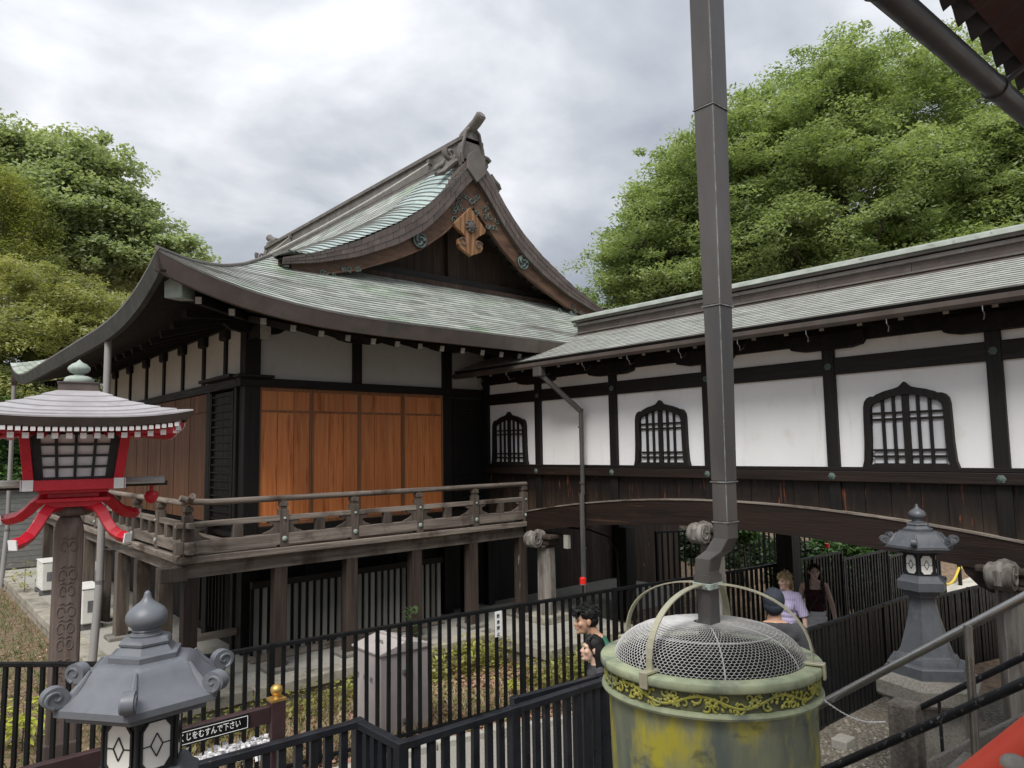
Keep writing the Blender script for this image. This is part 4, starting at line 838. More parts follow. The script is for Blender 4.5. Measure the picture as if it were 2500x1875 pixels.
# ================================================================== grey bronze lanterns
def zm(z):
    if z >= 2.172: return 2.686-(2.686-z)*.88
    if z >= 1.80: return z+.062
    if z >= .905: return 1.862-(1.80-z)*.885
    return z*1.07/.905
def build_lantern(label, loc, rotz):
    t = thing('bronze_lantern', label, 'lantern', loc, rotz, 'grey bronze lanterns on stone bases')
    H = 6
    st = obj('stone_base', MB().lathe([(.36,0),(.34,.71),(.47,.712),(.49,.74),(.49,.845),(.43,.90),(.42,.905)], H), 'granite', t, bevel=.012, local=True)
    obj('base', MB().lathe([(.375,.905),(.372,1.01),(.36,1.025),(.305,1.03),(.30,1.06),(.285,1.09),(.262,1.10),(.25,1.12)], H), BZ, t, smooth=True, local=True, ang=30)
    obj('pillar', MB().lathe([(.25,1.12),(.215,1.25),(.183,1.37),(.157,1.48),(.138,1.57),(.128,1.64),(.127,1.70),(.14,1.725)], H), BZ, t, smooth=True, local=True, ang=30)
    obj('platform', MB().lathe([(.15,1.722),(.15,1.745),(.175,1.75),(.19,1.79),(.205,1.795),(.23,1.80),(.232,1.88),(.222,1.89),(.205,1.90),(.19,1.925),(.172,1.94)], H), BZ, t, smooth=True, local=True, ang=30)
    lb = obj('light_box', MB().lathe([(.148,1.94),(.148,2.15)], H), 'lantern_black', t, local=True)
    ap = .148*math.cos(math.pi/6)
    for k in range(6):
        a = math.pi/6+k*math.pi/3; n = Vector((math.cos(a), math.sin(a), 0)); s = Vector((-math.sin(a), math.cos(a), 0)); c = n*ap+Vector((0,0,2.045))
        oc = [(.030,-.088),(.052,-.058),(.052,.058),(.030,.088),(-.030,.088),(-.052,.058),(-.052,-.058),(-.030,-.088)]
        p = obj('pane', MB().prism(oc, lambda u,v,q: c+s*u+Vector((0,0,v))+n*(.001+.004*q)), 'lamp_glass', lb, local=True)
        obj('pane_frame', MB().ring([(u*1.16,v*1.08) for u,v in oc], oc, lambda u,v,q: c+s*u+Vector((0,0,v))+n*(.0005+.009*q)), 'lantern_black', lb, local=True)
        if k != PLAIN: 
            d = MB(); D = [(0,-.044),(.023,0),(0,.044),(-.023,0)]
            P = [c+s*u+Vector((0,0,v))+n*.0065 for u, v in D]
            for i in range(4): d.bar(P[i], P[(i+1)%4], .0055, .004)
            d.bar(P[1], c+s*.052+n*.0065, .004, .004); d.bar(P[3], c-s*.052+n*.0065, .004, .004)
            obj('diamond_lattice', d, 'lantern_black', p, local=True)
        obj('corner_strip', MB().tube([Vector((math.cos(a+math.pi/6)*.150, math.sin(a+math.pi/6)*.150, z)) for z in (1.94,2.15)], .008, 6), 'lantern_black', lb, local=True)
    obj('neck', MB().lathe([(.155,2.148),(.19,2.155),(.215,2.175)], H), 'lantern_black', t, local=True)
    cap = obj('cap', MB().lathe([(.20,2.172),(.283,2.178),(.29,2.205),(.318,2.207),(.327,2.212),(.327,2.24),(.315,2.25),(.29,2.268),(.262,2.292),(.238,2.32),(.221,2.346),(.205,2.366),(.183,2.380),(.15,2.387),(.12,2.389)], H), BZ, t, smooth=True, local=True, ang=30)
    obj('cap_tier', MB().lathe([(.142,2.388),(.144,2.412),(.136,2.414),(.122,2.418),(.098,2.448),(.104,2.452),(.106,2.462),(.098,2.474),(.078,2.482)], H), BZ, cap, smooth=True, local=True, ang=25)
    obj('finial', MB().lathe([(.062,2.48),(.064,2.49),(.050,2.496),(.048,2.504),(.055,2.508),(.052,2.514),(.060,2.524),(.075,2.540),(.081,2.560),(.078,2.582),(.066,2.604),(.045,2.622),(.026,2.638),(.016,2.655),(.013,2.672),(.011,2.678),(.006,2.684),(.001,2.686)], 28), BZ, t, smooth=True, local=True, ang=60)
    for k in range(6):
        a = k*math.pi/3; n = Vector((math.cos(a), math.sin(a), 0)); s = Vector((-math.sin(a), math.cos(a), 0)); m = MB(); c = n*.325+Vector((0,0,2.293))
        R = .046
        arm = [n*.205+Vector((0,0,2.372)), n*.232+Vector((0,0,2.325)), n*.262+Vector((0,0,2.283)), n*.295+Vector((0,0,2.255)), n*.33+Vector((0,0,2.250))]
        prof = []
        cyl = [(math.cos(q*math.pi/10)*R, math.sin(q*math.pi/10)*R) for q in range(20)]
        m.prism(cyl, lambda u,v,q: c+n*u+Vector((0,0,v))+s*(-.021+.042*q))
        m.tube(arm, [.006,.013,.019,.022,.02], 8)
        for sd_ in (-1, 1): m.tube([c+s*(.022*sd_)+n*(math.cos(-1.4+j*.5)*(R-.006-.0026*j))+Vector((0,0,math.sin(-1.4+j*.5)*(R-.006-.0026*j))) for j in range(15)], [.0075-.0002*j for j in range(15)], 6)
        obj('scroll', m, BZ, cap, smooth=True, local=True)
    done = set()
    for o in [c for c in t.children]+[g for c in t.children for g in c.children]+[h for c in t.children for g in c.children for h in g.children]:
        if o.data.name in done: continue
        done.add(o.data.name)
        for v in o.data.vertices: v.co.z = zm(v.co.z)
    return t
PLAIN = 4; BZ = 'bronze_paint'
lanL = build_lantern('large grey bronze hexagonal lantern in the near left foreground', (.84,3.27,-.045), rad(0))
PLAIN = -1
BZ = 'bronze_shaded'
lanR = build_lantern('grey bronze hexagonal lantern on stone base beside the bridge column', (7.74,2.74,-.09), rad(0))
def lan_rot(l, px, cxpx):      # turn one cap corner so that it points past the viewer
    d = math.atan2(-l.location.y, -l.location.x); l.rotation_euler = (0,0,d+rad(px))
lan_rot(lanL, -9, 0); lan_rot(lanR, -7, 0)

# ================================================================== tall red wooden lantern
rl = thing('red_lantern', 'tall red wooden lantern with grey copper roof on a carved brown post', 'lantern', (1.46,8.5,-.12), -.171)
def zz(z): return z+.12
hw = .98; prof = []
rf = MB(); nr = 6
def rl_roof(u, v, side):      # u along the eave -1..1, v 0 eave .. 1 neck
    w = hw*(1-v)+.17*v; z = 3.56*(1-v)+3.87*v - .16*v*(1-v) + .075*abs(u)**3*(1-v)
    p = [(u*w, -w), (w, u*w), (-u*w, w), (-w, -u*w)][side]; return (p[0], p[1], zz(z))
roofo = obj('roof', MB().lathe([(.9,zz(3.48)),(.3,zz(3.8))], 4, rot=math.pi/4), 'red_paint', rl, local=True)
for side in range(4):
    for i in range(nr):
        v0 = (i/nr); v1 = (i+1)/nr; m = MB(); k = 12
        top = [Vector(rl_roof(-1+2*j/k, v0, side))+Vector((0,0,.012)) for j in range(k+1)]; bot = [Vector(rl_roof(-1+2*j/k, v1, side)) for j in range(k+1)]; low = [p-Vector((0,0,.014)) for p in top]
        m.add(top+bot+low, [(j,j+1,k+2+j,k+1+j) for j in range(k)]+[(2*k+2+j,2*k+3+j,j+1,j) for j in range(k)]); obj('roof_sheet', m, 'lantern_roof', roofo, local=True)
    m = MB(); k = 14
    top = [Vector(rl_roof(-1+2*j/k, 0, side)) for j in range(k+1)]; inn = [Vector((p.x*.955, p.y*.955, p.z-.085)) for p in top]; un = [Vector((p.x*.6, p.y*.6, p.z)) for p in inn]
    m.add(top+inn+un, [(j,j+1,k+2+j,k+1+j) for j in range(k)]+[(k+1+j,k+2+j,2*k+3+j,2*k+2+j) for j in range(k)]); obj('fascia', m, 'fascia_copper', roofo, local=True)
    ca, sa = math.cos(side*math.pi/2), math.sin(side*math.pi/2)
    def rr(x, y, z): return (x*ca-y*sa, x*sa+y*ca, zz(z))
    for tier, (nn, off, zc, sz, ln) in enumerate(((31, .92, 3.452, .040, .5), (16, .86, 3.392, .052, .45))):
        for j in range(nn):
            u = -.84+1.68*j/(nn-1); lift_ = .06*abs(u/.9)**3
            p = Vector(rr(u, -off, zc+lift_)); q = Vector(rr(u*.93, -off+ln, zc+.05))
            b = obj('rafter', MB().bar(p, q, sz, sz), 'red_paint', roofo, local=True); d = (p-q).normalized()
            obj('rafter_end', MB().bar(p, p+d*.006, sz*.98, sz*1.0), 'white_paint', b, local=True)
    m = MB(); m.bar(rr(-.86,-.86,3.49), rr(-.3,-.3,3.50), .07, .10); cr = obj('corner_rafter', m, 'red_paint', roofo, local=True)
    e = Vector(rr(-.86,-.86,3.49)); dd = Vector(rr(-1,-1,3.49))-Vector(rr(-.3,-.3,3.49)); dd.normalize(); obj('rafter_end', MB().bar(e, e+dd*.01, .068, .098), 'white_paint', cr, local=True)
obj('roof_neck', MB().lathe([(.255,zz(3.84)),(.245,zz(3.94)),(.262,zz(3.945)),(.262,zz(3.957))], 4, rot=math.pi/4), 'brown_copper', rl, local=True)
obj('finial', MB().lathe([(.125,zz(3.957)),(.135,zz(3.98)),(.12,zz(4.015)),(.085,zz(4.03)),(.05,zz(4.035)),(.045,zz(4.05)),(.085,zz(4.07)),(.105,zz(4.10)),(.10,zz(4.125)),(.07,zz(4.155)),(.03,zz(4.175)),(.012,zz(4.195)),(.001,zz(4.205))], 20), 'finial_patina', rl, smooth=True, local=True, ang=60)
# lantern box, wider at the top
box_ = obj('lantern_box', MB().lathe([(.335*1.414,zz(2.98)),(.385*1.414,zz(3.44))], 4, rot=math.pi/4), 'lamp_glass', rl, local=True)
for side in range(4):
    ca, sa = math.cos(side*math.pi/2), math.sin(side*math.pi/2)
    def rr(x, y, z): return (x*ca-y*sa, x*sa+y*ca, zz(z))
    def fp(u, v, o=0):      # point on the tapered face
        w = .345*(1-v)+.395*v; return rr(u*w, -(w-.008)-o, 2.98+.46*v)
    obj('corner_post', MB().bar(rr(-.375,-.375,2.96), rr(-.43,-.43,3.45), .085, .085, up=(0,1,0)), 'red_paint', box_, local=True, bevel=.006)
    for j in range(5): u = -.86+1.72*j/4; obj('lattice_bar', MB().bar(fp(u,.0,.012), fp(u,1,.012), .026 if 0 < j < 4 else .075, .024, up=(0,1,0)), 'lantern_black', box_, local=True)
    for j in range(5): v = .02+.95*j/4; obj('lattice_bar', MB().bar(fp(-.8,v,.010), fp(.8,v,.010), .026, .024), 'lantern_black', box_, local=True)
    for a_ in range(4):
        for b_ in range(4):
            u0, u1 = -.86+.43*a_, -.43+.43*a_; v0, v1 = .02+.2375*b_, .2575+.2375*b_
            obj('pane', MB().add([fp(u0,v0,.001),fp(u1,v0,.001),fp(u1,v1,.001),fp(u0,v1,.001)], [(0,1,2,3)]), 'lantern_paper', box_, local=True)
    bm = obj('bottom_beam', MB().bar(rr(-.40,-.39,2.925), rr(.40,-.39,2.925), .085, .10), 'red_paint', rl, local=True, bevel=.006)
    for sx in (-1,1): obj('beam_end', MB().bar(rr(sx*.335,-.436,2.928), rr(sx*.425,-.436,2.928), .008, .104), 'white_paint', bm, local=True)
    # splayed curved arm on the diagonal
    prof = [(.12,2.70),(.20,2.715),(.29,2.69),(.36,2.62),(.42,2.53),(.49,2.45),(.58,2.40),(.66,2.385)] if side < 2 else [(.12,2.76),(.24,2.785),(.38,2.77),(.48,2.72),(.56,2.65),(.66,2.59),(.77,2.56),(.86,2.55)]
    arm = obj('curved_arm', None or MB().tube([rr(-a*.707,-a*.707,z) for a, z in prof], [.055,.062,.068,.07,.068,.066,.062,.062], 4), 'red_paint', rl, local=True, bevel=.008)
    a, z = prof[-1]; obj('arm_end', MB().bar(rr(-a*.707,-a*.707,z), rr(-(a+.012)*.707,-(a+.012)*.707,z-.002), .096, .094), 'white_paint', arm, local=True)
for w, z0, z1 in ((.30,2.84,2.875),(.22,2.79,2.84),(.31,2.755,2.79),(.24,2.70,2.755)): obj('stepped_base', MB().lathe([(w*1.414,zz(z0)),(w*1.414,zz(z1))], 4, rot=math.pi/4), 'red_paint', rl, local=True, bevel=.008)
obj('post_head', MB().lathe([(.13,zz(2.60)),(.17,zz(2.625)),(.175,zz(2.66)),(.155,zz(2.70))], 16), 'lantern_post', rl, smooth=True, local=True)
m = MB(); m.lathe([(.148*1.3,zz(-.1)),(.140*1.3,zz(2.46)),(.130*1.3,zz(2.52)),(.10*1.3,zz(2.585)),(.08*1.3,zz(2.61))], 4, (-.03,0,0), rot=math.pi/4); po = obj('post', m, 'lantern_post', rl, local=True, bevel=.03)
obj('post_shoe', MB().lathe([(.165*1.3,zz(-.12)),(.16*1.3,zz(.42))], 4, (-.03,0,0), rot=math.pi/4), 'brown_copper', po, local=True, bevel=.02)
cv = MB()
for zc, w in ((2.30,.05),(2.02,.06),(1.86,.045),(1.66,.06),(1.50,.055),(1.34,.05),(1.12,.06),(1.0,.05),(.80,.06),(.66,.05)):
    for q in (-1, 1):
        cv.tube([(-.03+q*(.012+w*(1-math.cos(j*.45))*.55), -.134, zz(zc)+.06*math.sin(j*.45)*(1-.03*j)) for j in range(13)], .006, 5)
        cv.tube([(-.03+q*.005,-.134,zz(zc+.07)),(-.03+q*.03,-.134,zz(zc+.09)),(-.03+q*.06,-.134,zz(zc+.075))], [.004,.007,.003], 5)
obj('carving', cv, 'lantern_post', po, local=True)
for (a, b) in ((-.86,-.36),(.36,.86)):
    cr = obj('crossbar_roof', MB().prism([(-.16,2.89),(-.17,2.91),(-.08,2.95),(0,2.965),(.08,2.95),(.17,2.91),(.16,2.89),(0,2.92)], lambda u,v,t,a=a,b=b: (a+(b-a)*t, .40+u, zz(v))), 'copper_grey', rl, local=True)
    x = a+.10 if a < 0 else b-.12
    o = MB(); o.lathe([(.02,zz(2.66)),(.045,zz(2.675)),(.07,zz(2.72)),(.078,zz(2.755)),(.06,zz(2.79)),(.02,zz(2.80)),(.018,zz(2.85)),(.03,zz(2.88))], 16, (x,.40,0)); obj('hanging_ornament', o, 'red_paint', rl, smooth=True, local=True)
obj('crossbar', MB().bar((-.9,.40,zz(2.885)),(.9,.40,zz(2.885)), .06, .05), 'post_wood', rl, local=True)
rk = MB()
for (x, y, r) in ((1.2,8.1,.16),(1.55,8.05,.2),(1.85,8.2,.15)):
    k = MB(); k.ball((x,y,-.08),(r,r*.8,r*.55),9,6); k.v = [(a+RNG.uniform(-.02,.02),b+RNG.uniform(-.02,.02),c+RNG.uniform(-.02,.02)) for a,b,c in k.v]
    lone('rock', k, 'granite', {1.2:'left one of three rounded grey rocks at the foot of the red lantern', 1.55:'largest middle rock at the foot of the red lantern post', 1.85:'right one of three rounded grey rocks at the foot of the red lantern'}[x], 'rock', 'rocks round the lantern post', origin=(x,y,-.1))

# ================================================================== copper rain tub with net dome, and the pipe feeding it
TX, TY, TZ = 3.18, 2.152, 2.15
tub = thing('rain_tub', 'big green and yellow patinated round water tub under a wire net dome', 'tub', (TX,TY,0))
obj('pedestal', MB().lathe([(.62,0),(.60,.85),(.66,.86),(.66,1.0)], 8, (TX,TY,0)), 'granite', tub, bevel=.02)
body = obj('body', MB().lathe([(.39,1.0),(.455,1.15),(.49,1.4),(.499,1.7),(.503,TZ-.145),(.49,TZ-.145)], 64, (TX,TY,0), cap=False), 'tub', tub, smooth=True)
obj('lower_ring', MB().lathe([(.50,TZ-.156),(.533,TZ-.153),(.538,TZ-.142),(.533,TZ-.130),(.510,TZ-.127)], 64, (TX,TY,0), cap=False), 'tub_rim', tub, smooth=True)
band = obj('band', MB().lathe([(.511,TZ-.13),(.511,TZ-.035)], 64, (TX,TY,0), cap=False), 'tub_band', tub, smooth=True)
obj('rim', MB().lathe([(.51,TZ-.043),(.535,TZ-.041),(.54,TZ-.034),(.54,TZ-.006),(.535,TZ),(.466,TZ+.002),(.46,TZ-.01),(.46,TZ-.3)], 72, (TX,TY,0), cap=False), 'tub_rim', tub, smooth=True, ang=50)
obj('shade_liner', MB().lathe([(.458,TZ-.006),(.457,TZ-.29)], 48, (TX,TY,0), cap=False), 'lantern_black', tub, smooth=True)  # added black liner, standing in for the shade inside the tub
obj('water', MB().lathe([(.001,TZ-.28),(.46,TZ-.28)], 40, (TX,TY,0), cap=False), 'lantern_black', tub)
rel = MB(); zb = TZ-.083
def onband(a, z, o): r = .513+o; return (TX+r*math.cos(a), TY+r*math.sin(a), z)
rel.tube([onband(a, zb+.024*math.sin(a*9), .004) for a in [i*2*math.pi/216 for i in range(217)]], .006, 5, cap=False)
for i in range(18):
    a0 = i*math.pi/9+.09; up = 1 if i % 2 == 0 else -1
    for (da, dz, r0, tw) in ((.05,.018,.028,1),(-.06,-.012,.027,-1),(.13,-.022,.02,1),(-.14,.022,.019,-1),(.01,.033,.015,1)):
        rel.tube([onband(a0+da+(r0*(1-j/15)*math.cos(tw*j*.5+i))/.524, zb+up*dz+r0*(1-j/15)*math.sin(tw*j*.5+i), .004) for j in range(13)], [.0058-.0002*j for j in range(13)], 5)
    for k in range(7):
        a = a0+RNG.uniform(-.16,.16); z = zb+RNG.uniform(-.036,.036); c = onband(a, z, .004); q = MB(); q.ball((0,0,0),(.011,.008,.007),7,5); th = RNG.uniform(0,3.14)
        for x, y, w in q.v:
            u = x*math.cos(th)-w*math.sin(th); v = x*math.sin(th)+w*math.cos(th)
        rel.add([onband(a+(x*math.cos(th)-w*math.sin(th))/.524, z+x*math.sin(th)+w*math.cos(th), .003+y*.8) for x,y,w in q.v], q.f)
    a = a0+.18
    for k in range(6): q = MB(); q.ball((0,0,0),(.010,.008,.010),7,5); rel.add([onband(a+(x+.015*math.cos(k*1.05))/.524, zb+w+.015*math.sin(k*1.05), .004+y) for x,y,w in q.v], q.f)
obj('vine_relief', rel, 'tub_relief', band, smooth=True)
# net dome: hexagonal wire mesh
def dome(a, t):      # t 0 edge .. 1 top
    r = .472*math.cos(t*math.pi/2*.975)**.62; return Vector((TX+r*math.cos(a), TY+r*math.sin(a), TZ-.035+.195*math.sin(t*math.pi/2)))
net = MB(); nrw = 26
def wire(p, q, r=.0016):
    d = (q-p).normalized(); n = (p-Vector((TX,TY,TZ-.4))).normalized(); s = d.cross(n).normalized()
    net.add([p+s*r, p-s*r*.5+n*r, p-s*r*.5-n*r, q+s*r, q-s*r*.5+n*r, q-s*r*.5-n*r], [(0,1,4,3),(1,2,5,4),(2,0,3,5)])
t = 0.0; row = 0; cols = 124
rows_t = [i/nrw for i in range(nrw+1)]
def npt(row, k, sub):
    tt = min(1, max(0, (row+sub)/nrw*.93)); return dome((k+.5*(row % 2))*2*math.pi/cols, tt)
for row in range(nrw):
    for k in range(cols):
        a0 = (k+.5*(row%2))*2*math.pi/cols; h = 2*math.pi/cols/2
        A = dome(a0, min(1,row/nrw)); B = dome(a0, min(1,(row+.55)/nrw)); wire(A, B)
        C1 = dome(a0+h, min(1,(row+1)/nrw)); C0 = dome(a0-h, min(1,(row+1)/nrw)); wire(B, C1); wire(B, C0)
obj('net_dome', net, 'net_wire', tub, kind='stuff', label='white hexagonal wire netting over the tub mouth')
rb = MB(); rb.tube([dome(i*2*math.pi/60, 0)+Vector((0,0,RNG.uniform(-.004,.004))) for i in range(61)], .006, 6, cap=False)
rb.tube([dome(i*2*math.pi/60, .62) for i in range(61)], .0032, 5, cap=False)
for k in range(7): rb.tube([dome(k*.898+.3, j/10*.93) for j in range(11)], .003, 5)
obj('net_ribs', rb, 'net_wire', tub)
# brass straps and their clamps, collar on the pipe
PXc = Vector((3.165,2.125,0)); CZ = 2.50
for i, a in enumerate((-3.10, -1.25, .35, 1.62)):
    e = Vector((TX+.50*math.cos(a), TY+.50*math.sin(a), TZ+.005)); c0 = PXc+Vector((.05*math.cos(a), .05*math.sin(a), CZ)); pts = []
    for j in range(15):
        th = j/14*math.pi/2; pts.append(Vector((c0.x+(e.x-c0.x)*math.sin(th), c0.y+(e.y-c0.y)*math.sin(th), TZ+.005+(CZ-TZ)*math.cos(th)**.8)))
    m = MB(); s = Vector((-math.sin(a), math.cos(a), 0))
    for j in range(14):
        p, q = pts[j], pts[j+1]; d = (q-p).normalized(); nn = d.cross(s); m.add([p+s*.016+nn*.003, p-s*.016+nn*.003, p-s*.016-nn*.003, p+s*.016-nn*.003, q+s*.016+nn*.003, q-s*.016+nn*.003, q-s*.016-nn*.003, q+s*.016-nn*.003], [(0,4,5,1),(1,5,6,2),(2,6,7,3),(3,7,4,0)])
    st = obj('strap', m, 'brass', tub)
    n = Vector((math.cos(a), math.sin(a), 0)); cpt = Vector((TX,TY,TZ))
    cl = MB(); cl.bar(cpt+n*.455+Vector((0,0,.012)), cpt+n*.548+Vector((0,0,.012)), .045, .012); cl.bar(cpt+n*.546+Vector((0,0,.018)), cpt+n*.546-Vector((0,0,.055)), .042, .012, up=n); obj('clamp', cl, 'brass', st, bevel=.003)

_ax = Vector((.7525,-.658,0)); _piv = Vector((TX,TY,TZ)); _rt = Matrix.Rotation(rad(-2.0), 4, _ax)
tub.matrix_world = Matrix.Translation(_piv) @ _rt @ Matrix.Translation(-_piv) @ Matrix.Translation(Vector((TX,TY,0)))
pip = thing('square_downpipe', 'tall square copper rain pipe rising out of the round water tub', 'downpipe', (3.19,2.08,2.2))
def sect(m, p, q, w0, w1): m.bar(p, q, w0, w0*.86, up=(0,1,0), w2=w1, h2=w1*.86)
UX, UY = 3.20, 2.03
def pw_(z): return lerp(z, [2.78, 5.6], [.098, .155])
def pc(z): return Vector((UX+.006*(z-2.8), UY-.004*(z-2.8)+.0, z))
zs = [2.82, 3.02, 3.92, 4.98, 6.6]
for a, b in zip(zs[:-1], zs[1:]):
    m = MB(); sect(m, pc(a), pc(b+.0), pw_(a)+.0, pw_(b)-.004); s = obj('pipe_section', m, 'pipe_copper', pip, bevel=.008)
    c = pc(a); w = pw_(a); obj('joint_ring', MB().box((c.x-w/2-.003, c.y-w*.43-.003, a-.0025), (c.x+w/2+.003, c.y+w*.43+.003, a+.0025)), 'pipe_seam', s)
    w2 = pw_(b); c2 = pc(b); obj('seam', MB().bar((c.x-w/2+.002,c.y-w*.43+.002,a+.004),(c2.x-w2/2+.004,c2.y-w2*.43+.004,b-.004), .0035, .0035, up=(0,1,0)), 'pipe_seam', s)
# offset elbow
el = MB(); P = [(pc(2.82), .098), (Vector((UX-.002,UY,2.74)), .10), (Vector((UX-.015,UY+.035,2.675)), .108), (Vector((UX-.033,UY+.085,2.635)), .108), (Vector((PXc.x,PXc.y,2.575)), .102), (Vector((PXc.x,PXc.y,2.535)), .098)]
vs = []; fs = []
for c, w in P:
    for a, b in ((-1,-1),(1,-1),(1,1),(-1,1)): vs.append((c.x+a*w/2, c.y+b*w*.43, c.z))
for i in range(len(P)-1):
    for k in range(4): a = 4*i+k; b = 4*i+(k+1)%4; fs.append((a,b,b+4,a+4))
el.add(vs, fs); obj('elbow', el, 'pipe_copper', pip, bevel=.008)
obj('spout', MB().bar((PXc.x,PXc.y,2.54),(PXc.x,PXc.y,2.15), .088, .076, up=(0,1,0)), 'pipe_copper', pip, bevel=.006)
col_ = obj('collar', MB().box((PXc.x-.058,PXc.y-.052,2.485),(PXc.x+.058,PXc.y+.052,2.515)), 'finial_patina', pip, bevel=.003); obj('sleeve', MB().box((PXc.x-.053,PXc.y-.047,2.516),(PXc.x+.053,PXc.y+.047,2.555)), 'pipe_copper', pip)
for a in (-.03,.03): obj('bolt', MB().ball((PXc.x-.06,PXc.y+a,2.50),.006,6,4), 'steel', col_)

# ================================================================== fences
def fence(name, label, pts, spacing, bw, bd, bh0, mt, postw=.06, posts=True, rail=(.05,.04), zfun=None, low=True, skip_rail=False, bar_only=False, group=None):
    """pts: (x, y, z_bottom, z_top) corners; bars, rails and posts are single parts"""
    b0 = pts[0]; f = thing(name, label, 'fence', (b0[0],b0[1],b0[2]-.1), 0, group)
    for a, b in zip(pts[:-1], pts[1:]):
        A0 = Vector((a[0],a[1],a[2])); A1 = Vector((a[0],a[1],a[3])); B0 = Vector((b[0],b[1],b[2])); B1 = Vector((b[0],b[1],b[3]))
        obj('top_rail', MB().bar(A1-Vector((0,0,rail[1]/2)), B1-Vector((0,0,rail[1]/2)), rail[0], rail[1]), mt, f, bevel=.004)
        if low: obj('bottom_rail', MB().bar(A0, B0, rail[0]*.8, rail[1]*.8), mt, f, bevel=.003)
        L = (B0-A0).length; n = max(1, round(L/spacing)); ang = math.atan2(B0.y-A0.y, B0.x-A0.x)
        me = MB().cbox((0,0,.5),(bw,bd,1)).mesh('bar'); setmat(me, mt)
        for i in range(1, n):
            p = A0.lerp(B0, i/n); q = A1.lerp(B1, i/n); o = inst('bar', me, f, p-Vector((0,0,bh0))+Vector((RNG.normal(0,.0025),RNG.normal(0,.0025),0)), ang+RNG.normal(0,.03), (1,1,(q-p).length-rail[1]+bh0+.002)); o.rotation_euler[0] = RNG.normal(0,.0022); o.rotation_euler[1] = RNG.normal(0,.0022)
        if posts: obj('post', MB().bar(A0-Vector((0,0,.15)), A1+Vector((0,0,.005)), postw, postw, up=(0,1,0)), mt, f, bevel=.004)
    if posts:
        b = pts[-1]; obj('post', MB().bar((b[0],b[1],b[2]-.15), (b[0],b[1],b[3]+.005), postw, postw, up=(0,1,0)), mt, f, bevel=.004)
    return f
def fy_(x): return fence_y(x)
fence('garden_fence', 'black bar fence left of the bend, in front of the red lantern post', [(-1.2,10.3,.02,1.3),(.3,8.86,.05,1.3),(1.98,7.25,.08,1.3)], .125, .036, .03, .05, 'black_paint')
fence('garden_fence', 'long black bar fence between the flower bed and the path', [(2.0,7.24,.08,1.3),(2.98,7.11,.08,1.3),(4.48,6.91,.10,1.3),(6.0,6.72,.10,1.3),(7.52,6.53,.08,1.3),(8.8,6.44,.0,1.27),(9.75,6.37,-.1,1.25),(11.2,6.21,-.2,1.24),(12.3,6.1,-.22,1.24)], .125, .038, .03, .05, 'black_paint')
fence('stepped_fence', 'highest panel of the stepped black fence behind the woman in maroon', [(12.34,6.1,-.2,1.24),(13.3,6.05,-.25,1.24)], .11, .045, .03, .05, 'black_paint')
fence('stepped_fence', 'middle panel of the stepped black fence beyond the bridge', [(13.34,6.04,-.35,1.10),(15.1,5.95,-.4,1.10)], .11, .045, .03, .05, 'black_paint')
fence('stepped_fence', 'lowest panel of the stepped black fence beyond the bridge', [(15.14,5.94,-.5,.96),(17.6,5.85,-.55,.96)], .11, .045, .03, .05, 'black_paint')
fence('path_fence', 'black plate fence with narrow gaps behind the right bronze lantern', [(5.6,4.33,-.02,1.16),(7.3,4.22,-.15,1.08),(9.0,4.4,-.28,.93),(10.8,4.36,-.35,.92),(12.1,4.32,-.4,.92)], .115, .085, .025, .05, 'black_paint')
fence('path_fence', 'short black plate fence right of the lantern under the bridge', [(12.14,4.3,-.42,.80),(13.6,4.1,-.45,.80),(15.5,3.8,-.5,.80)], .115, .085, .025, .05, 'black_paint')
fence('platform_fence', 'black worn bar fence with a zigzag corner in the foreground', [(.2,4.42,.2,1.45),(1.30,4.39,.2,1.45),(2.41,4.33,.2,1.45),(2.42,3.83,.2,1.45),(3.3,3.80,.2,1.45),(4.21,3.77,.2,1.45),(5.3,3.72,.2,1.45)], .105, .048, .035, .05, 'black_worn', postw=.07, rail=(.06,.045))
fence('gate', 'black sliding gate section just behind the zigzag foreground fence', [(3.61,4.14,.15,1.36),(4.6,4.05,.15,1.36),(5.55,3.97,.15,1.36)], .095, .05, .03, .05, 'black_worn', rail=(.05,.06))
fence('far_fence', 'black two-rail fence far behind the bridge post', [(13.5,10.4,-.2,1.25),(16.5,9.4,-.3,1.2),(19.5,8.3,-.45,1.1)], .16, .035, .03, .05, 'black_paint')
fence('far_fence', 'distant low dark fence behind the shrub beyond the bridge', [(19.2,10.2,-.5,.45),(24,8.9,-.55,.45),(30,7.3,-.55,.45)], .45, .05, .04, .05, 'black_paint')
obj_ = lone('no_food_sign', MB().box((5.575,6.725,.965),(5.675,6.735,1.26)), 'sign_white', 'small white upright sign with four black characters hung on the garden fence', 'sign', origin=(5.62,6.73,1.1))
for i, chx in enumerate('飲食禁止'):
    me = text_mesh(chx, .052); setmat(me, 'sign_black'); o = obj('lettering', me, None, obj_); o.location = (0, -.0065, .105-.07*i); o.rotation_euler = (rad(90),0,0)
for (x, y, z0, z1, lb) in ((7.0,6.62,1.25,1.50,'red beacon lamp on a thin stem above the garden fence'), (13.3,6.3,.6,1.36,'red beacon lamp beyond the bridge above the stepped fence')):
    b = thing('beacon_lamp', lb, 'lamp', (x,y,z0), 0, 'red beacons'); obj('stem', MB().tube([(x,y,-.3),(x,y,z1-.09)], .012, 6), 'black_paint', b)
    l = obj('lamp', MB().lathe([(.035,z1-.09),(.043,z1-.085),(.043,z1-.01),(.03,z1)], 14, (x,y,0)), 'beacon', b, smooth=True); obj('lamp_ring', MB().lathe([(.045,z1-.095),(.045,z1-.085)], 14, (x,y,0)), 'ac_dark', l)

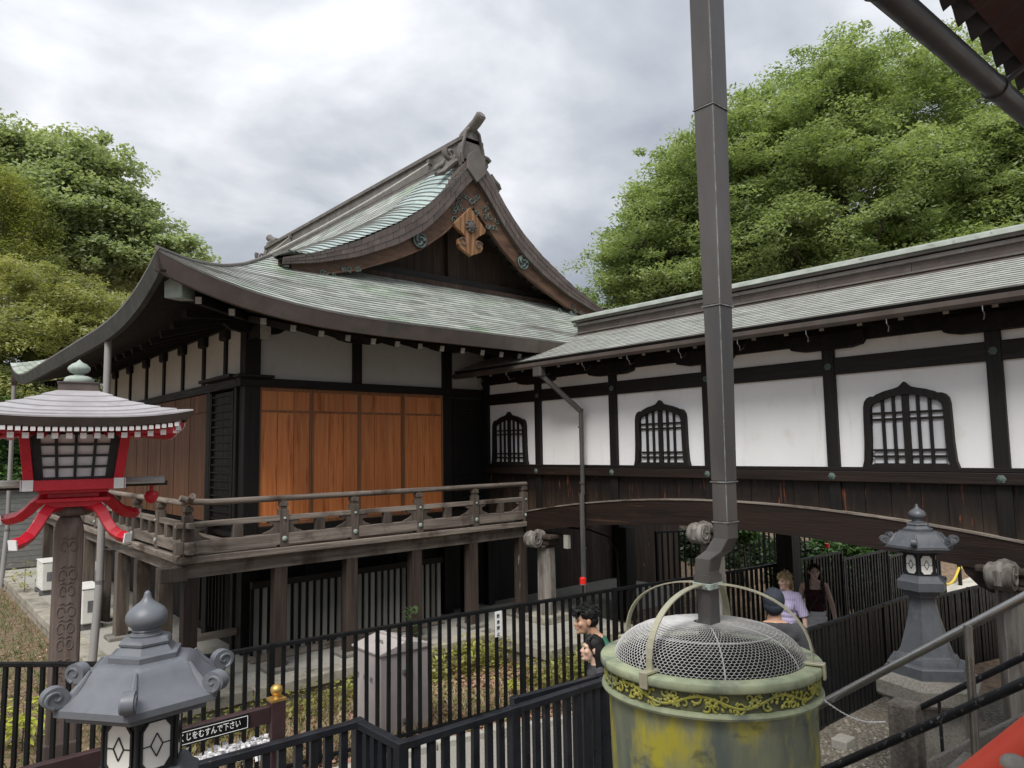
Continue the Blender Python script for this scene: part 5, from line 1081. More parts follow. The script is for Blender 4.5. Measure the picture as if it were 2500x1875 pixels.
# ================================================================== fortune-paper rack with sign
fr = thing('fortune_rack', 'dark brown rail with gilt ball post and a white-lettered black sign', 'rack', (2.28,5.33,0))
p = obj('post', MB().box((2.225,5.28,0),(2.335,5.38,1.36)), 'brown_paint', fr, bevel=.006)
obj('post_cap', MB().box((2.222,5.277,1.361),(2.338,5.383,1.378)), 'gold', p); f = MB(); f.lathe([(.022,1.378),(.018,1.392),(.03,1.40),(.042,1.42),(.045,1.435),(.04,1.455),(.022,1.472),(.001,1.476)], 18, (2.28,5.33,0)); obj('finial', f, 'gold', p, smooth=True, ang=60)
obj('rail', MB().box((-.3,5.30,1.215),(2.225,5.36,1.335)), 'brown_paint', fr, bevel=.006)
sg = obj('sign_plate', MB().box((1.40,5.285,1.222),(2.06,5.30,1.328)), 'sign_black', fr)
bd = MB(); 
for a, b in (((1.41,5.283,1.232),(2.05,5.284,1.236)),((1.41,5.283,1.314),(2.05,5.284,1.318)),((2.046,5.2831,1.236),(2.05,5.284,1.314)),((1.41,5.2831,1.236),(1.414,5.284,1.314))): bd.box(a, b)
obj('border', bd, 'sign_white', sg)
me = text_mesh('おみくじをむすんで下さい', .056, .001); setmat(me, 'sign_white'); o = obj('lettering', me, None, sg); o.scale = (.75,1,1); o.location = Vector((1.748,5.283,1.275))-base_of(sg); o.rotation_euler = (rad(90),0,0)
obj('wire', MB().tube([(-.3,5.33,1.08),(1.0,5.33,1.075),(2.22,5.33,1.08)], .006, 5), 'steel', fr)
ps = MB()
for i in range(420):
    x = RNG.uniform(.2,2.2); z = 1.08+abs(RNG.normal(0,.025)); y = 5.33+RNG.normal(0,.02); dx, dy = RNG.normal(0,.03), RNG.normal(0,.025); dz = -RNG.uniform(.02,.12) if RNG.random() < .6 else RNG.uniform(.0,.05); w = .011
    ps.add([(x-w,y,z),(x+w,y+.006,z),(x+w+dx,y+dy,z+dz),(x-w+dx,y+dy-.006,z+dz)], [(0,1,2,3)])
    ps.cbox((x,y,z),(.022,.024,.018))
tag(obj('fortune_papers', ps, 'paper_strip'), 'white paper fortune strips knotted along the wire below the sign', 'paper', kind='stuff')
# ================================================================== cabinet in the garden
cb = thing('utility_cabinet', 'pinkish grey steel cabinet with peaked lid and black characters behind the fence', 'cabinet', (4.62,7.5,-.2))
ca = (4.28,7.19); cb_ = (4.96,7.80)
obj('body', MB().box((ca[0],ca[1],-.2),(cb_[0],cb_[1],.92)), 'cabinet_paint', cb, bevel=.01); obj('skirting', MB().box((ca[0]-.012,ca[1]-.012,-.2),(cb_[0]+.012,cb_[1]+.012,-.02)), 'cabinet_paint', cb, bevel=.006)
xm = (ca[0]+cb_[0])/2
for s, a, b in ((-1, ca[0]-.02, xm), (1, xm, cb_[0]+.02)):
    z0, z1 = (.922, 1.015); P = [(a, z0 if s<0 else z1), (b, z1 if s<0 else z0)]
    lid = obj('lid', MB().add([(P[0][0],ca[1]-.02,P[0][1]),(P[1][0],ca[1]-.02,P[1][1]),(P[1][0],cb_[1]+.02,P[1][1]),(P[0][0],cb_[1]+.02,P[0][1]),(P[0][0],ca[1]-.02,.905),(P[1][0],ca[1]-.02,.905),(P[1][0],cb_[1]+.02,.905),(P[0][0],cb_[1]+.02,.905)], [(0,1,2,3),(4,5,1,0),(5,6,2,1),(6,7,3,2),(7,4,0,3),(7,6,5,4)]), 'cabinet_paint', cb)
    xc = xm+s*.18; zc = .965; h = MB(); h.tube([(xc-.0,7.42,zc),(xc,7.42,zc+.035),(xc,7.57,zc+.035),(xc,7.57,zc)], .009, 6); obj('handle', h, 'steel', lid)
obj('ridge_strip', MB().box((xm-.03,ca[1]-.022,1.005),(xm+.03,cb_[1]+.022,1.027)), 'cabinet_paint', cb)
for z in (.66,.12): l = obj('latch', MB().box((xm-.06,ca[1]-.035,z),(xm+.06,ca[1]-.001,z+.055)), 'ac_dark', cb, bevel=.006)
for i, chx in enumerate('散水栓'):
    me = text_mesh(chx, .075); setmat(me, 'ac_dark'); o = obj('lettering', me, None, cb); o.location = Vector((ca[0]-.0015, 7.70-.155*i, .60))-base_of(cb); o.rotation_euler = (rad(90),0,rad(-90))
# ================================================================== small things in the yard
for i, (x, y, lb) in enumerate(((5.35,6.42,'concrete block under the garden fence beside the path kerb'),(8.45,3.95,'concrete block below the plate fence on the gravel'),(8.4,1.75,'concrete block on the ground behind the right bronze lantern'))):
    lone('concrete_block', MB().box((x-.10,y-.09,ground_z(x,y)-.02),(x+.14,y+.09,ground_z(x,y)+.12)), 'concrete', lb, 'block', bevel=.012, origin=(x,y,0))
def ac(x, y, lb):
    a = thing('air_conditioner', lb, 'air conditioner', (x,y,PT), 0, 'air conditioner units on the plinth'); z = PT+.1
    b = obj('casing', MB().box((x-.15,y-.4,z),(x+.15,y+.4,z+.6)), 'ac_white', a, bevel=.02)
    for i in range(9): obj('grille_slat', MB().box((x-.158,y-.34,z+.08+.05*i),(x-.150,y+.12,z+.095+.05*i)), 'ac_white', b)
    obj('top_lid', MB().box((x-.16,y-.41,z+.601),(x+.16,y+.41,z+.625)), 'ac_white', a, bevel=.008); obj('side_panel', MB().box((x-.06,y-.405,z+.2),(x+.08,y-.4,z+.4)), 'ac_dark', a)
    for s in (-.3,.3): obj('foot', MB().box((x-.18,y+s-.05,PT),(x+.18,y+s+.05,z)), 'ac_dark', a)
    c = MB(); c.tube([(x+.05,y-.41,z+.3),(x+.05,y-.47,z+.27),(x+.06,y-.48,z+.05),(x+.3,y-.4,z-.05)], .018, 6); obj('hose', c, 'grey_pipe', a)
ac(2.86, 15.1, 'white air conditioner unit behind the steel pipe under the veranda'); ac(2.86, 19.4, 'white air conditioner unit farther left on the plinth beside grey siding')
for (x, y, z0, z1, lb) in ((2.47,12.2,-.1,5.12,'grey steel rain pipe with square head near the hall corner'),(2.42,22.6,-.1,5.2,'far grey rain pipe at the left edge of the hall eave')):
    d = thing('rain_pipe', lb, 'rain pipe', (x,y,z0), 0, 'grey rain pipes of the hall')
    obj('pipe', MB().tube([(x,y,z1-.1),(x,y+.02,2.6),(x,y,1.3)], .052, 10), 'grey_pipe', d, smooth=True); obj('pipe', MB().tube([(x,y,1.33),(x-.09,y-.1,z0)], .058, 10), 'grey_pipe', d, smooth=True)
    obj('pipe_head', MB().lathe([(.075,z1-.12),(.11,z1-.02),(.115,z1+.12),(.10,z1+.13)], 4, (x,y,0), rot=math.pi/4), 'fascia_copper', d); obj('band', MB().tube([(x,y,1.30),(x,y,1.36)], .062, 10), 'ac_dark', d)
    obj('wall_bracket', MB().bar((x,y,1.80),(x+.55,y+.03,1.79), .02, .03), 'steel', d); obj('wall_bracket', MB().bar((x+.02,y-.04,1.80),(x+.5,y+.25,1.82), .02, .02), 'steel', d)
# stair, its stone cheek, posts and handrails
st = thing('stone_stair', 'grey stone stair with sloping cheek wall running down from the porch', 'stair', (4.5,1.2,0))
for i in range(5):
    z = 1.93-.2*i; y = .60+.25*i
    obj('step', MB().box((4.25,y,-.05),(5.02,y+.2498,z)), 'granite', st, bevel=.008)
obj('cheek_wall', MB().prism([(.4,2.31),(.4,-.1),(1.82,-.1),(1.82,1.20)], lambda a,b,t: (5.04+.13*t, a, b)), 'granite', st, bevel=.012)
lone('stone_post', MB().box((5.06,1.88,-.05),(5.21,2.06,1.50)), 'granite_dark', 'square granite rail post at the foot of the stair', 'post', bevel=.02, origin=(5.13,1.96,0))
lone('stone_post', MB().box((4.98,2.12,-.05),(5.10,2.28,.85)), 'granite_dark', 'low granite stub beside the taller stair post', 'post', bevel=.02, origin=(5.04,2.2,0))
A = Vector((4.22,2.1,1.665)); B = Vector((4.13,1.01,2.46)); d = (B-A).normalized()
hr = thing('handrail', 'satin steel handrail with one upright beside the water tub', 'handrail', (4.15,1.2,1.3))
obj('rail', MB().tube([A-d*.3, A+(B-A)*.5, B+d*.7], .0215, 12), 'steel', hr, smooth=True); obj('upright', MB().tube([(3.995,1.22,2.31),(4.0,1.23,1.35)], .019, 10), 'steel', hr, smooth=True)
bb_ = thing('handrail', 'worn black pipe handrail sloping in front of the granite post', 'handrail', (4.0,1.5,.8)); obj('rail', MB().tube([(4.16,2.3,1.165),(4.1,1.96,1.40),(3.9,.98,2.12),(3.82,.6,2.4)], .0225, 10), 'rail_black', bb_, smooth=True)
obj('upright', MB().tube([(4.15,2.25,1.19),(4.15,2.25,.0)], .02, 8), 'rail_black', bb_, smooth=True)
bb2 = thing('handrail', 'thinner black pipe rail fixed to the granite post above the cheek wall', 'handrail', (5.1,1.6,.8)); obj('rail', MB().tube([(5.2,1.93,1.44),(5.03,1.57,1.72),(4.87,1.22,1.99),(4.7,.85,2.27)], .019, 10), 'rail_black', bb2, smooth=True)
obj('upright', MB().tube([(5.13,1.76,1.55),(5.13,1.76,.85)], .011, 8), 'rail_black', bb2, smooth=True)
rr_ = thing('red_handrail', 'thick glossy red handrail close to the camera at the lower right', 'handrail', (1.45,.4,1.6))
def atd(px, py, dep): return Vector((0,0,CAMZ))+ray(px, py)*dep
ra, rb_ = atd(2280,1998,1.32), atd(2625,1738,1.12); obj('rail', MB().tube([ra+(ra-rb_)*.6, ra, rb_, rb_+(rb_-ra)*.8], .037, 16), 'rail_red', rr_, smooth=True)
kp = atd(2478,1875,1.12); k = MB(); k.ball(kp, (.020,.020,.016), 14, 9); k.tube([kp, kp-Vector((0,0,.9))], .022, 12); obj('post', k, 'rail_red', rr_, smooth=True); obj('worn_cap', MB().ball(kp+Vector((0,0,.006)), (.0205,.0205,.0145), 14, 9), 'concrete', rr_, smooth=True)
# chain from the tub to the post
ch = thing('chain', 'thin white steel chain hanging between the tub and the granite post', 'chain', (4.5,2.1,1.0)); p0 = atd(2004,1704,4.0); p1 = atd(2162,1762,4.72)
nl = 40
for i in range(nl):
    f0 = Vector(p0).lerp(p1, i/nl)-Vector((0,0,.05*math.sin(math.pi*i/nl))); f1 = Vector(p0).lerp(p1, (i+1)/nl)-Vector((0,0,.05*math.sin(math.pi*(i+1)/nl)))
    obj('link', MB().bar(f0, f1, .009 if i%2 else .004, .004 if i%2 else .009), 'sign_white', ch)
# porch eave above the camera
pr = thing('porch_roof', 'dark red porch eave with tile edge and black round gutter overhead', 'roof', (3,0,4.9))
g0 = Vector((-3,1.08,4.7)); g1 = Vector((7.0,.66,4.7)); gl = pr
gt = obj('gutter', MB().tube([g0.lerp(g1, i/6) for i in range(7)], .046, 16), 'gutter_dark', pr, smooth=True)
for f in (.12,.30,.535,.648,.82): c = g0.lerp(g1, f); dd = (g1-g0).normalized(); obj('joint_collar', MB().tube([c-dd*.02, c+dd*.02], .053, 16), 'gutter_dark', gt, smooth=True)
for f in (.45,.545,.655,.75): c = g0.lerp(g1, f); obj('gutter_bracket', MB().tube([c+Vector((0,-.02,.045)), c+Vector((.02,-.08,.09)), c+Vector((.03,-.2,.14))], .014, 6), 'gutter_dark', gt)
obj('soffit', MB().add([(-3,.80,4.82),(7,.70,4.82),(7,-3,6.6),(-3,-3,6.6),(-3,.80,4.86),(7,.70,4.86),(7,-3,6.7),(-3,-3,6.7)], [(0,1,2,3),(7,6,5,4),(0,4,5,1)]), 'soffit_red', pr)
for i in range(64):
    f = i/64; c = Vector((-3+10*f, .81-.10*f, 4.85)); m = MB(); w = .15; pts = []
    for j in range(7): a = j/6; pts.append((w*a, .035*math.cos(a*2*math.pi)))
    vs = []
    for (yy, zz_) in ((.055,0),(-.5,.27)):
        for u, v in pts: vs.append((c.x+u, c.y+yy-.01*u, c.z+zz_+v+.0))
        for u, v in pts: vs.append((c.x+u, c.y+yy-.01*u, c.z+zz_+v-.03))
    fs = []
    for j in range(6): fs += [(j,j+1,15+j,14+j),(7+j,21+j,22+j,8+j),(j,7+j,8+j,j+1)]
    obj('tile', m.add(vs, fs), 'tile_dark', pr)
# grey sided shed, neighbouring roof at the far left
sh = thing('grey_shed', 'small grey clapboard shed behind the far air conditioner', 'shed', (2.2,27,0))
obj('wall', MB().box((1.6,26.2,-.2),(4.2,28,2.3)), 'siding', sh)
for i in range(15): obj('clapboard', MB().box((1.58,26.17,-.1+.16*i),(4.2,26.2,.05+.16*i)), 'siding', sh)
obj('roof', MB().box((1.4,26.0,2.31),(4.4,28.2,2.4)), 'siding', sh)
nb = thing('neighbour_roof', 'corner of a pale green copper roof at the far left behind the hall', 'roof', (2.0,33,4))
for i in range(9):
    a = i/9; b = (i+1)/9; obj('course', MB().add([(-3,30+2.5*a,5.75+1.0*a+.02),(5.0,30+2.5*a,5.75+1.0*a+.02),(5.0,30+2.5*b,5.75+1.0*b),(-3,30+2.5*b,5.75+1.0*b),(-3,30+2.5*a,5.68+1.0*a),(5.0,30+2.5*a,5.68+1.0*a)], [(0,1,2,3),(4,5,1,0)]), 'verdigris', nb)
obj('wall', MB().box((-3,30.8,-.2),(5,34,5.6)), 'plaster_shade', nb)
# rope barrier on the plaza
rbp = thing('rope_barrier', 'low dark posts joined by a yellow rope on the pale plaza', 'barrier', (21.6,6.7,-.6))
pp = [(18.9,6.2),(21.64,6.71),(24.5,5.6),(27,4.6)]
for x, y in pp: q = obj('post', MB().tube([(x,y,-.6),(x,y,-.05)], .05, 8), 'black_paint', rbp); obj('knob', MB().ball((x,y,.0),.07,8,6), 'black_paint', q)
for a, b in zip(pp[:-1], pp[1:]): obj('rope', MB().tube([(a[0]+(b[0]-a[0])*t, a[1]+(b[1]-a[1])*t, -.12-.16*math.sin(math.pi*t)) for t in [i/8 for i in range(9)]], .03, 6), 'rope_yellow', rbp)
# ================================================================== trees
def foliage(name, lobes, m, nclump, per, size, rc, flat=.45, parent=None, off=(0,0,0), droop=.35, shell=.35, kind=None, label=None, sub=1, bough=0.0):
    """lobes: list of (centre, radii); leaves gathered in flattened clumps spread through each lobe"""
    vol = np.array([r[0]*r[1]*r[2] for _, r in lobes])**.75; nb = max(3, nclump//sub); cnt = np.maximum(2, (nb*vol/vol.sum()).astype(int)); cs = []; bs = []
    for (c, r), k in zip(lobes, cnt):
        d = rdir(k); f = (shell+(1-shell)*RNG.random(k)**.5)[:,None]; b = np.array(c)+d*np.array(r)*f*(1+RNG.normal(0,.05,(k,1))); bs.append(b)
    bs = np.concatenate(bs)
    for b in bs:      # each bough is a shallow drooping plate of sprays
        k = max(3, int(sub*RNG.uniform(.6,1.4))); a = RNG.uniform(0,2*math.pi,k); q = np.sqrt(RNG.random(k)); R_ = bough*RNG.uniform(.7,1.3)
        cs.append(b+np.stack([np.cos(a)*q*R_, np.sin(a)*q*R_, RNG.normal(0,.10*R_,k)-.28*R_*q*q],1))
    cs = np.concatenate(cs); n = len(cs)*per
    idx = np.repeat(np.arange(len(cs)), per); rad_ = rc*RNG.uniform(.55,1.35,len(cs))[idx][:,None]
    bl = rdir(n)*(RNG.random(n)**.45)[:,None]; P = cs[idx]+bl*np.array([1,1,flat])*rad_
    out = P-cs[idx]; a = RNG.uniform(0,2*math.pi,n); U = np.stack([np.cos(a),np.sin(a),-droop+RNG.normal(0,.35,n)],1)+out/(rad_+1e-6)*.5; U /= np.linalg.norm(U,axis=1,keepdims=True)
    W = np.cross(U, np.array([0,0,1.])+RNG.normal(0,.45,(n,3))); W /= np.linalg.norm(W,axis=1,keepdims=True)+1e-9
    s = RNG.uniform(.65,1.3,n)[:,None]; o = quads(name, P-np.array(off), U*size[0]*s, W*size[1]*s, m, parent, kind, label, fold=.35)
    return o, cs
def tree(name, label, lobes, m, base, nclump, per, size, rc, trunk_r=.3, nbr=26, flat=.45, fork=.35, group=None, extra=None, sub=9, bough=1.5, fill=0):
    base = Vector(base); t = thing(name, label, 'tree', base, 0, group)
    _, cs = foliage('crown', lobes, m, nclump, per, size, rc, flat, t, base, sub=sub, bough=bough)
    if fill: foliage('crown', [(c, (r[0]*.97, r[1]*.97, r[2]*.97)) for c, r in lobes], m, fill, 55, size, rc*1.15, .6, t, base, shell=.15)
    if extra: foliage('crown', extra[0], extra[1], extra[2], per, size, rc, flat, t, base, sub=4, bough=.9)
    cen = Vector(np.mean([l[0] for l in lobes], 0)); hgt = cen.z-base.z; fk = base+Vector((0,0,hgt*fork))+Vector((cen.x-base.x, cen.y-base.y, 0))*.25
    tr = MB(); tr.tube([base, base.lerp(fk,.5)+Vector((.1,-.06,0)), fk], [trunk_r*1.25, trunk_r, trunk_r*.85], 10)
    sel = RNG.choice(len(cs), min(nbr, len(cs)), replace=False)
    for i in sel:
        q = Vector(cs[i]); k1 = fk.lerp(q,.33)+Vector((0,0,.10*(q-fk).length))+Vector(RNG.normal(0,.12,3)); k2 = fk.lerp(q,.68)+Vector((0,0,.09*(q-fk).length))+Vector(RNG.normal(0,.15,3)); r = trunk_r*RNG.uniform(.28,.5)
        tr.tube([fk-Vector((0,0,.2)), k1, k2, q], [r, r*.72, r*.42, r*.10], 7)
        for _ in range(2): e = k2+Vector(RNG.normal(0,1.1,3)); tr.tube([k1.lerp(k2,.6), k1.lerp(k2,.6).lerp(e,.5)+Vector((0,0,.15)), e], [r*.35, r*.22, r*.06], 5)
    obj('trunk', tr, 'bark', t, smooth=True, ang=80); return t
def L(px, py, dep, rx, rz, rd=None):
    s = dep/1734; return (tuple(atd(px, py, dep)), (rx*s, (rd or rx)*s, rz*s))
def gnd(px, dep, z=-.5):
    p = atd(px, 1090, dep); return (p.x, p.y, z)
tree('zelkova_tree', 'broad spreading green tree filling the sky behind the corridor roof', [L(2130,260,27,230,190), L(1960,330,27,230,190), L(2330,300,27,200,200), L(1800,440,27.5,200,170), L(2080,500,26.5,330,170), L(1720,560,28,140,150), L(2330,520,26,220,150), L(1930,640,27,300,90), L(2240,660,26,260,80)], 'leaf_zelkova', gnd(2090,27), 2300, 85, (.085,.034), .60, .42, 42, .36, .45, 'trees behind the corridor', extra=([L(2010,580,24.5,80,30), L(2230,560,24.5,90,35)], 'leaf_lime', 16), fill=900)
tree('zelkova_tree', 'lower rounded tree between the hall gable and the square pipe', [L(1640,560,30,130,150), L(1700,430,30,90,90), L(1560,660,30,90,110), L(1640,720,30,150,80), L(1750,690,29,140,110)], 'leaf_zelkova', gnd(1660,30), 900, 85, (.09,.036), .60, .35, 20, .40, .45, 'trees behind the corridor', fill=420)
tree('zelkova_tree', 'yellowish green tree at the right edge under the porch gutter', [L(2470,420,24,150,170), L(2540,560,24,170,150), L(2400,640,23.5,170,70), L(2600,300,24,120,150)], 'leaf_zelkova', gnd(2500,24), 1000, 80, (.08,.032), .56, .3, 22, .36, .45, 'trees behind the corridor', extra=([L(2330,600,22,80,35), L(2450,570,22,70,40), L(2420,640,21.5,90,25)], 'leaf_lime', 30), fill=380)
tree('small_tree', 'tip of a yellow green tree peeping out right of the gable', [L(1478,748,40,34,26), L(1515,735,40,34,30)], 'leaf_lime', gnd(1495,40), 40, 80, (.11,.05), .8, .2, 6)
tree('plane_tree', 'tall pale green broadleaf tree behind the hall at left', [L(30,420,36,150,130), L(170,400,36,100,90), L(250,450,36,70,80), L(130,540,35.5,210,140), L(300,560,36,110,100), L(390,625,36,70,50), L(440,615,36,40,35), L(280,650,36,170,60), L(-60,500,36,150,160)], 'leaf_plane', gnd(110,36), 1150, 80, (.115,.075), .70, .40, 28, .6, .45, 'trees behind the hall', fill=520)
tree('conifer_tree', 'narrow yellowish conifer at the left edge of the picture', [L(0,460,30,60,70), L(15,560,30,70,90), L(-40,520,30,80,150)], 'leaf_conifer', gnd(-5,30), 190, 190, (.09,.022), .75, .25, 8, .9, .5, 'trees behind the hall')
tree('camphor_tree', 'dense rounded olive green tree beside the left eave of the hall', [L(40,730,27,150,90), L(160,740,27.5,110,90), L(240,720,28,70,50), L(80,850,26.5,200,90), L(20,940,26,200,70), L(230,830,29,100,80)], 'leaf_camphor', gnd(60,27), 1100, 110, (.085,.031), .56, .35, 18, .5, .4, 'trees behind the hall')
tree('dark_tree', 'shaded dark green tree low behind the red lantern at left', [L(40,1060,25.5,110,90), L(-30,1130,25,140,80), L(130,1080,27,90,70), L(60,960,26,120,60)], 'leaf_shrub', gnd(40,26), 190, 130, (.12,.05), 1.1, .28, 12, .5, .4, 'trees behind the hall')
def bush(name, label, lobes, m, n, per, size, rc, base, cat='shrub', flat=.7, stems=4):
    base = Vector(base); t = thing(name, label, cat, base); _, cs = foliage('foliage', lobes, m, n, per, size, rc, flat, t, base); s = MB()
    for i in RNG.choice(len(cs), min(stems, len(cs)), replace=False): q = Vector(cs[i]); s.tube([base, base.lerp(q,.5)+Vector((.02,.0,.05)), q], [.012,.009,.004], 5)
    obj('stem', s, 'bark', t); return t
bush('shrub', 'bright green leafy shrub beyond the bridge behind the stepped fence', [L(2075,1335,17.5,75,38), L(2150,1362,17.5,50,28), L(2040,1400,17.5,80,60)], 'leaf_shrub', 90, 60, (.075,.026), .32, gnd(2090,17.5))
bush('shrub', 'small green shrub seen just right of the square pipe below the bridge', [L(1815,1295,16,28,16)], 'leaf_shrub', 20, 50, (.06,.025), .25, gnd(1815,16))
bush('shrub', 'green bush seen through the bars of the stepped fence', [L(2070,1450,17,110,70), L(1960,1440,17,80,60)], 'leaf_hedge', 80, 50, (.075,.03), .35, gnd(2060,17))
# ------------------------------------------------------------------ low plants and litter
bush('hedge', 'dark green hedge behind the far two-rail fence', [L(1780,1370,21,90,60), L(1900,1380,21,110,55), L(2010,1390,21,80,50), L(1690,1360,22,70,60)], 'leaf_hedge', 260, 60, (.10,.04), .45, gnd(1850,21))
def leafy(name, label, base, h, n, sz, m, spread, wide=.55):
    base = Vector(base); t = thing(name, label, 'plant', base); s = MB(); s.tube([(0,0,0),(.01,.01,h*.5),(0,.02,h)], [.008,.007,.003], 5); obj('stem', s, 'bark', t, local=True)
    for i in range(n):
        a = RNG.uniform(0,6.28); z = h*RNG.uniform(.25,1.0); r = spread*RNG.uniform(.2,1); c = Vector((r*math.cos(a), r*math.sin(a), z)); u = Vector((math.cos(a+RNG.normal(0,.5)), math.sin(a+RNG.normal(0,.5)), RNG.normal(-.2,.4))).normalized()*sz*RNG.uniform(.7,1.2)
        w = u.cross(Vector((0,0,1))).normalized()*u.length*wide; k = Vector((0,0,u.length*.15))
        obj('leaf', MB().add([c-u, c-u*.5+w*.85+k, c+u*.3+w*.7+k, c+u, c+u*.3-w*.7+k, c-u*.5-w*.85+k, c], [(0,1,6),(1,2,6),(2,3,6),(3,4,6),(4,5,6),(5,0,6)]), m, t, local=True)
    return t
q = atd(55,1790,8.3); leafy('broadleaf_plant', 'bright yellow green broad-leaved plant behind the left fence', (q.x,q.y,ground_z(q.x,q.y)), .55, 75, .075, 'leaf_yellow', .38, .62)
leafy('broadleaf_plant', 'yellow leaves low beside the red lantern post', (1.85,8.6,-.2), .35, 26, .06, 'leaf_yellow', .2, .6)
leafy('sapling', 'small green sapling at the foot of a veranda post above the cabinet', (6.35,9.75,PT), .62, 34, .055, 'leaf_shrub', .14, .4)
leafy('nandina_plant', 'lime green sprig standing out above the flower bed by the white sign', (6.85,8.95,-.2), .62, 30, .05, 'leaf_yellow', .16, .42)
leafy('weed_plant', 'tangle of green weeds beside the far air conditioner', (2.5,19.9,.0), .8, 60, .06, 'leaf_cover', .35, .45)
leafy('fern_plant', 'pale fern tuft low behind the garden fence', (6.55,7.55,-.1), .18, 24, .07, 'leaf_yellow', .12, .25)
def blades(name, label, cat, area, n, h, m, kind='stuff', lean=.5, w=.006):
    x = RNG.uniform(area[0],area[1],n); y = RNG.uniform(area[2],area[3],n); ok = np.array([y[i] > fence_y(x[i])+.03 and not (2.4 < x[i] < 13 and y[i] > 9.5 and x[i] < 99) for i in range(n)]); x = x[ok]; y = y[ok]; n = len(x)
    z = np.array([ground_z(a,b) for a,b in zip(x,y)]); hh = h*RNG.uniform(.4,1.2,n); a = RNG.uniform(0,6.28,n); U = np.stack([np.cos(a)*lean*hh, np.sin(a)*lean*hh, hh],1)/2; P = np.stack([x,y,z],1)+U
    b = RNG.uniform(0,6.28,n); W = np.stack([np.cos(b),np.sin(b),np.zeros(n)],1)*w*RNG.uniform(.6,1.4,n)[:,None]; return quads(name, P, U, W, m, None, kind, label, cat)
blades('dry_grass', 'dry straw coloured grass in the bed behind the garden fence', 'grass', (1.2,6.3,6.6,9.45), 12000, .12, 'grass_dry', lean=.9)
blades('dry_grass', 'thin dry grass between the dead leaves of the right bed', 'grass', (5.6,9.2,6.2,8.1), 3500, .09, 'grass_dry', lean=.9)
blades('lawn', 'green grass along the left side of the plinth', 'grass', (-3,2.38,8.2,22), 15000, .13, 'grass_green', lean=.6)
def litter(name, label, cat, area, n, m, hmax, sz, cond=None):
    x = RNG.uniform(area[0],area[1],n); y = RNG.uniform(area[2],area[3],n); ok = np.array([y[i] > fence_y(x[i])-.2 and (cond is None or cond(x[i],y[i])) for i in range(n)]); x = x[ok]; y = y[ok]; n = len(x)
    z = np.array([ground_z(a,b) for a,b in zip(x,y)])+.008+hmax*RNG.random(n)**1.6; P = np.stack([x,y,z],1); a = RNG.uniform(0,6.28,n); U = np.stack([np.cos(a),np.sin(a),RNG.normal(0,.35,n)],1); W = np.cross(U, np.array([0,0,1.])+RNG.normal(0,.4,(n,3))); s = sz*RNG.uniform(.6,1.3,n)[:,None]
    U = U/np.linalg.norm(U,axis=1,keepdims=True)*s; W = W/np.linalg.norm(W,axis=1,keepdims=True)*s*.5; return quads(name, P, U, W, m, None, 'stuff', label, cat, fold=.4)
litter('dead_leaves', 'brown dead leaves covering the bed behind the garden fence', 'leaves', (1.0,9.2,6.0,9.4), 14000, 'leaf_dry', .05, .042)
litter('dead_leaves', 'dead leaves scattered on the lawn at left', 'leaves', (-2,2.3,8.0,16), 2500, 'leaf_dry', .02, .035)
litter('ground_cover', 'low yellow green ground cover leaves along the foot of the plinth', 'ground cover', (5.2,7.7,8.75,9.42), 2300, 'leaf_cover', .40, .042)
litter('ground_cover', 'yellow green ground cover round the projecting plinth corner', 'ground cover', (7.0,9.3,7.3,8.02), 2300, 'leaf_cover', .34, .042)
litter('ground_cover', 'sparse yellow green seedlings between the dead leaves of the bed', 'ground cover', (4.9,9.0,6.6,8.9), 1200, 'leaf_cover', .10, .034)
litter('ground_cover', 'mixed green weeds in front of the plinth beside the cabinet', 'ground cover', (2.4,5.2,8.7,9.45), 1300, 'leaf_cover', .28, .04)
for (x, y, z, h, lb) in ((2.75,10.3,PT,.5,'tall tuft of green grass growing at the plinth corner behind the steel pipe'),(3.35,10.25,PT,.38,'thin tuft of grass beside the corner veranda post')):
    n = 260; a = RNG.uniform(0,6.28,n); r = RNG.uniform(0,.22,n); hh = h*RNG.uniform(.5,1.1,n); P0 = np.stack([x+r*np.cos(a), y+r*np.sin(a), np.full(n,z)],1); U = np.stack([np.cos(a)*.45*hh,np.sin(a)*.45*hh,hh],1)/2; b = RNG.uniform(0,6.28,n); W = np.stack([np.cos(b),np.sin(b),np.zeros(n)],1)*.009
    o = quads('grass_tuft', P0+U, U, W, 'grass_green', None, None, lb, 'grass')
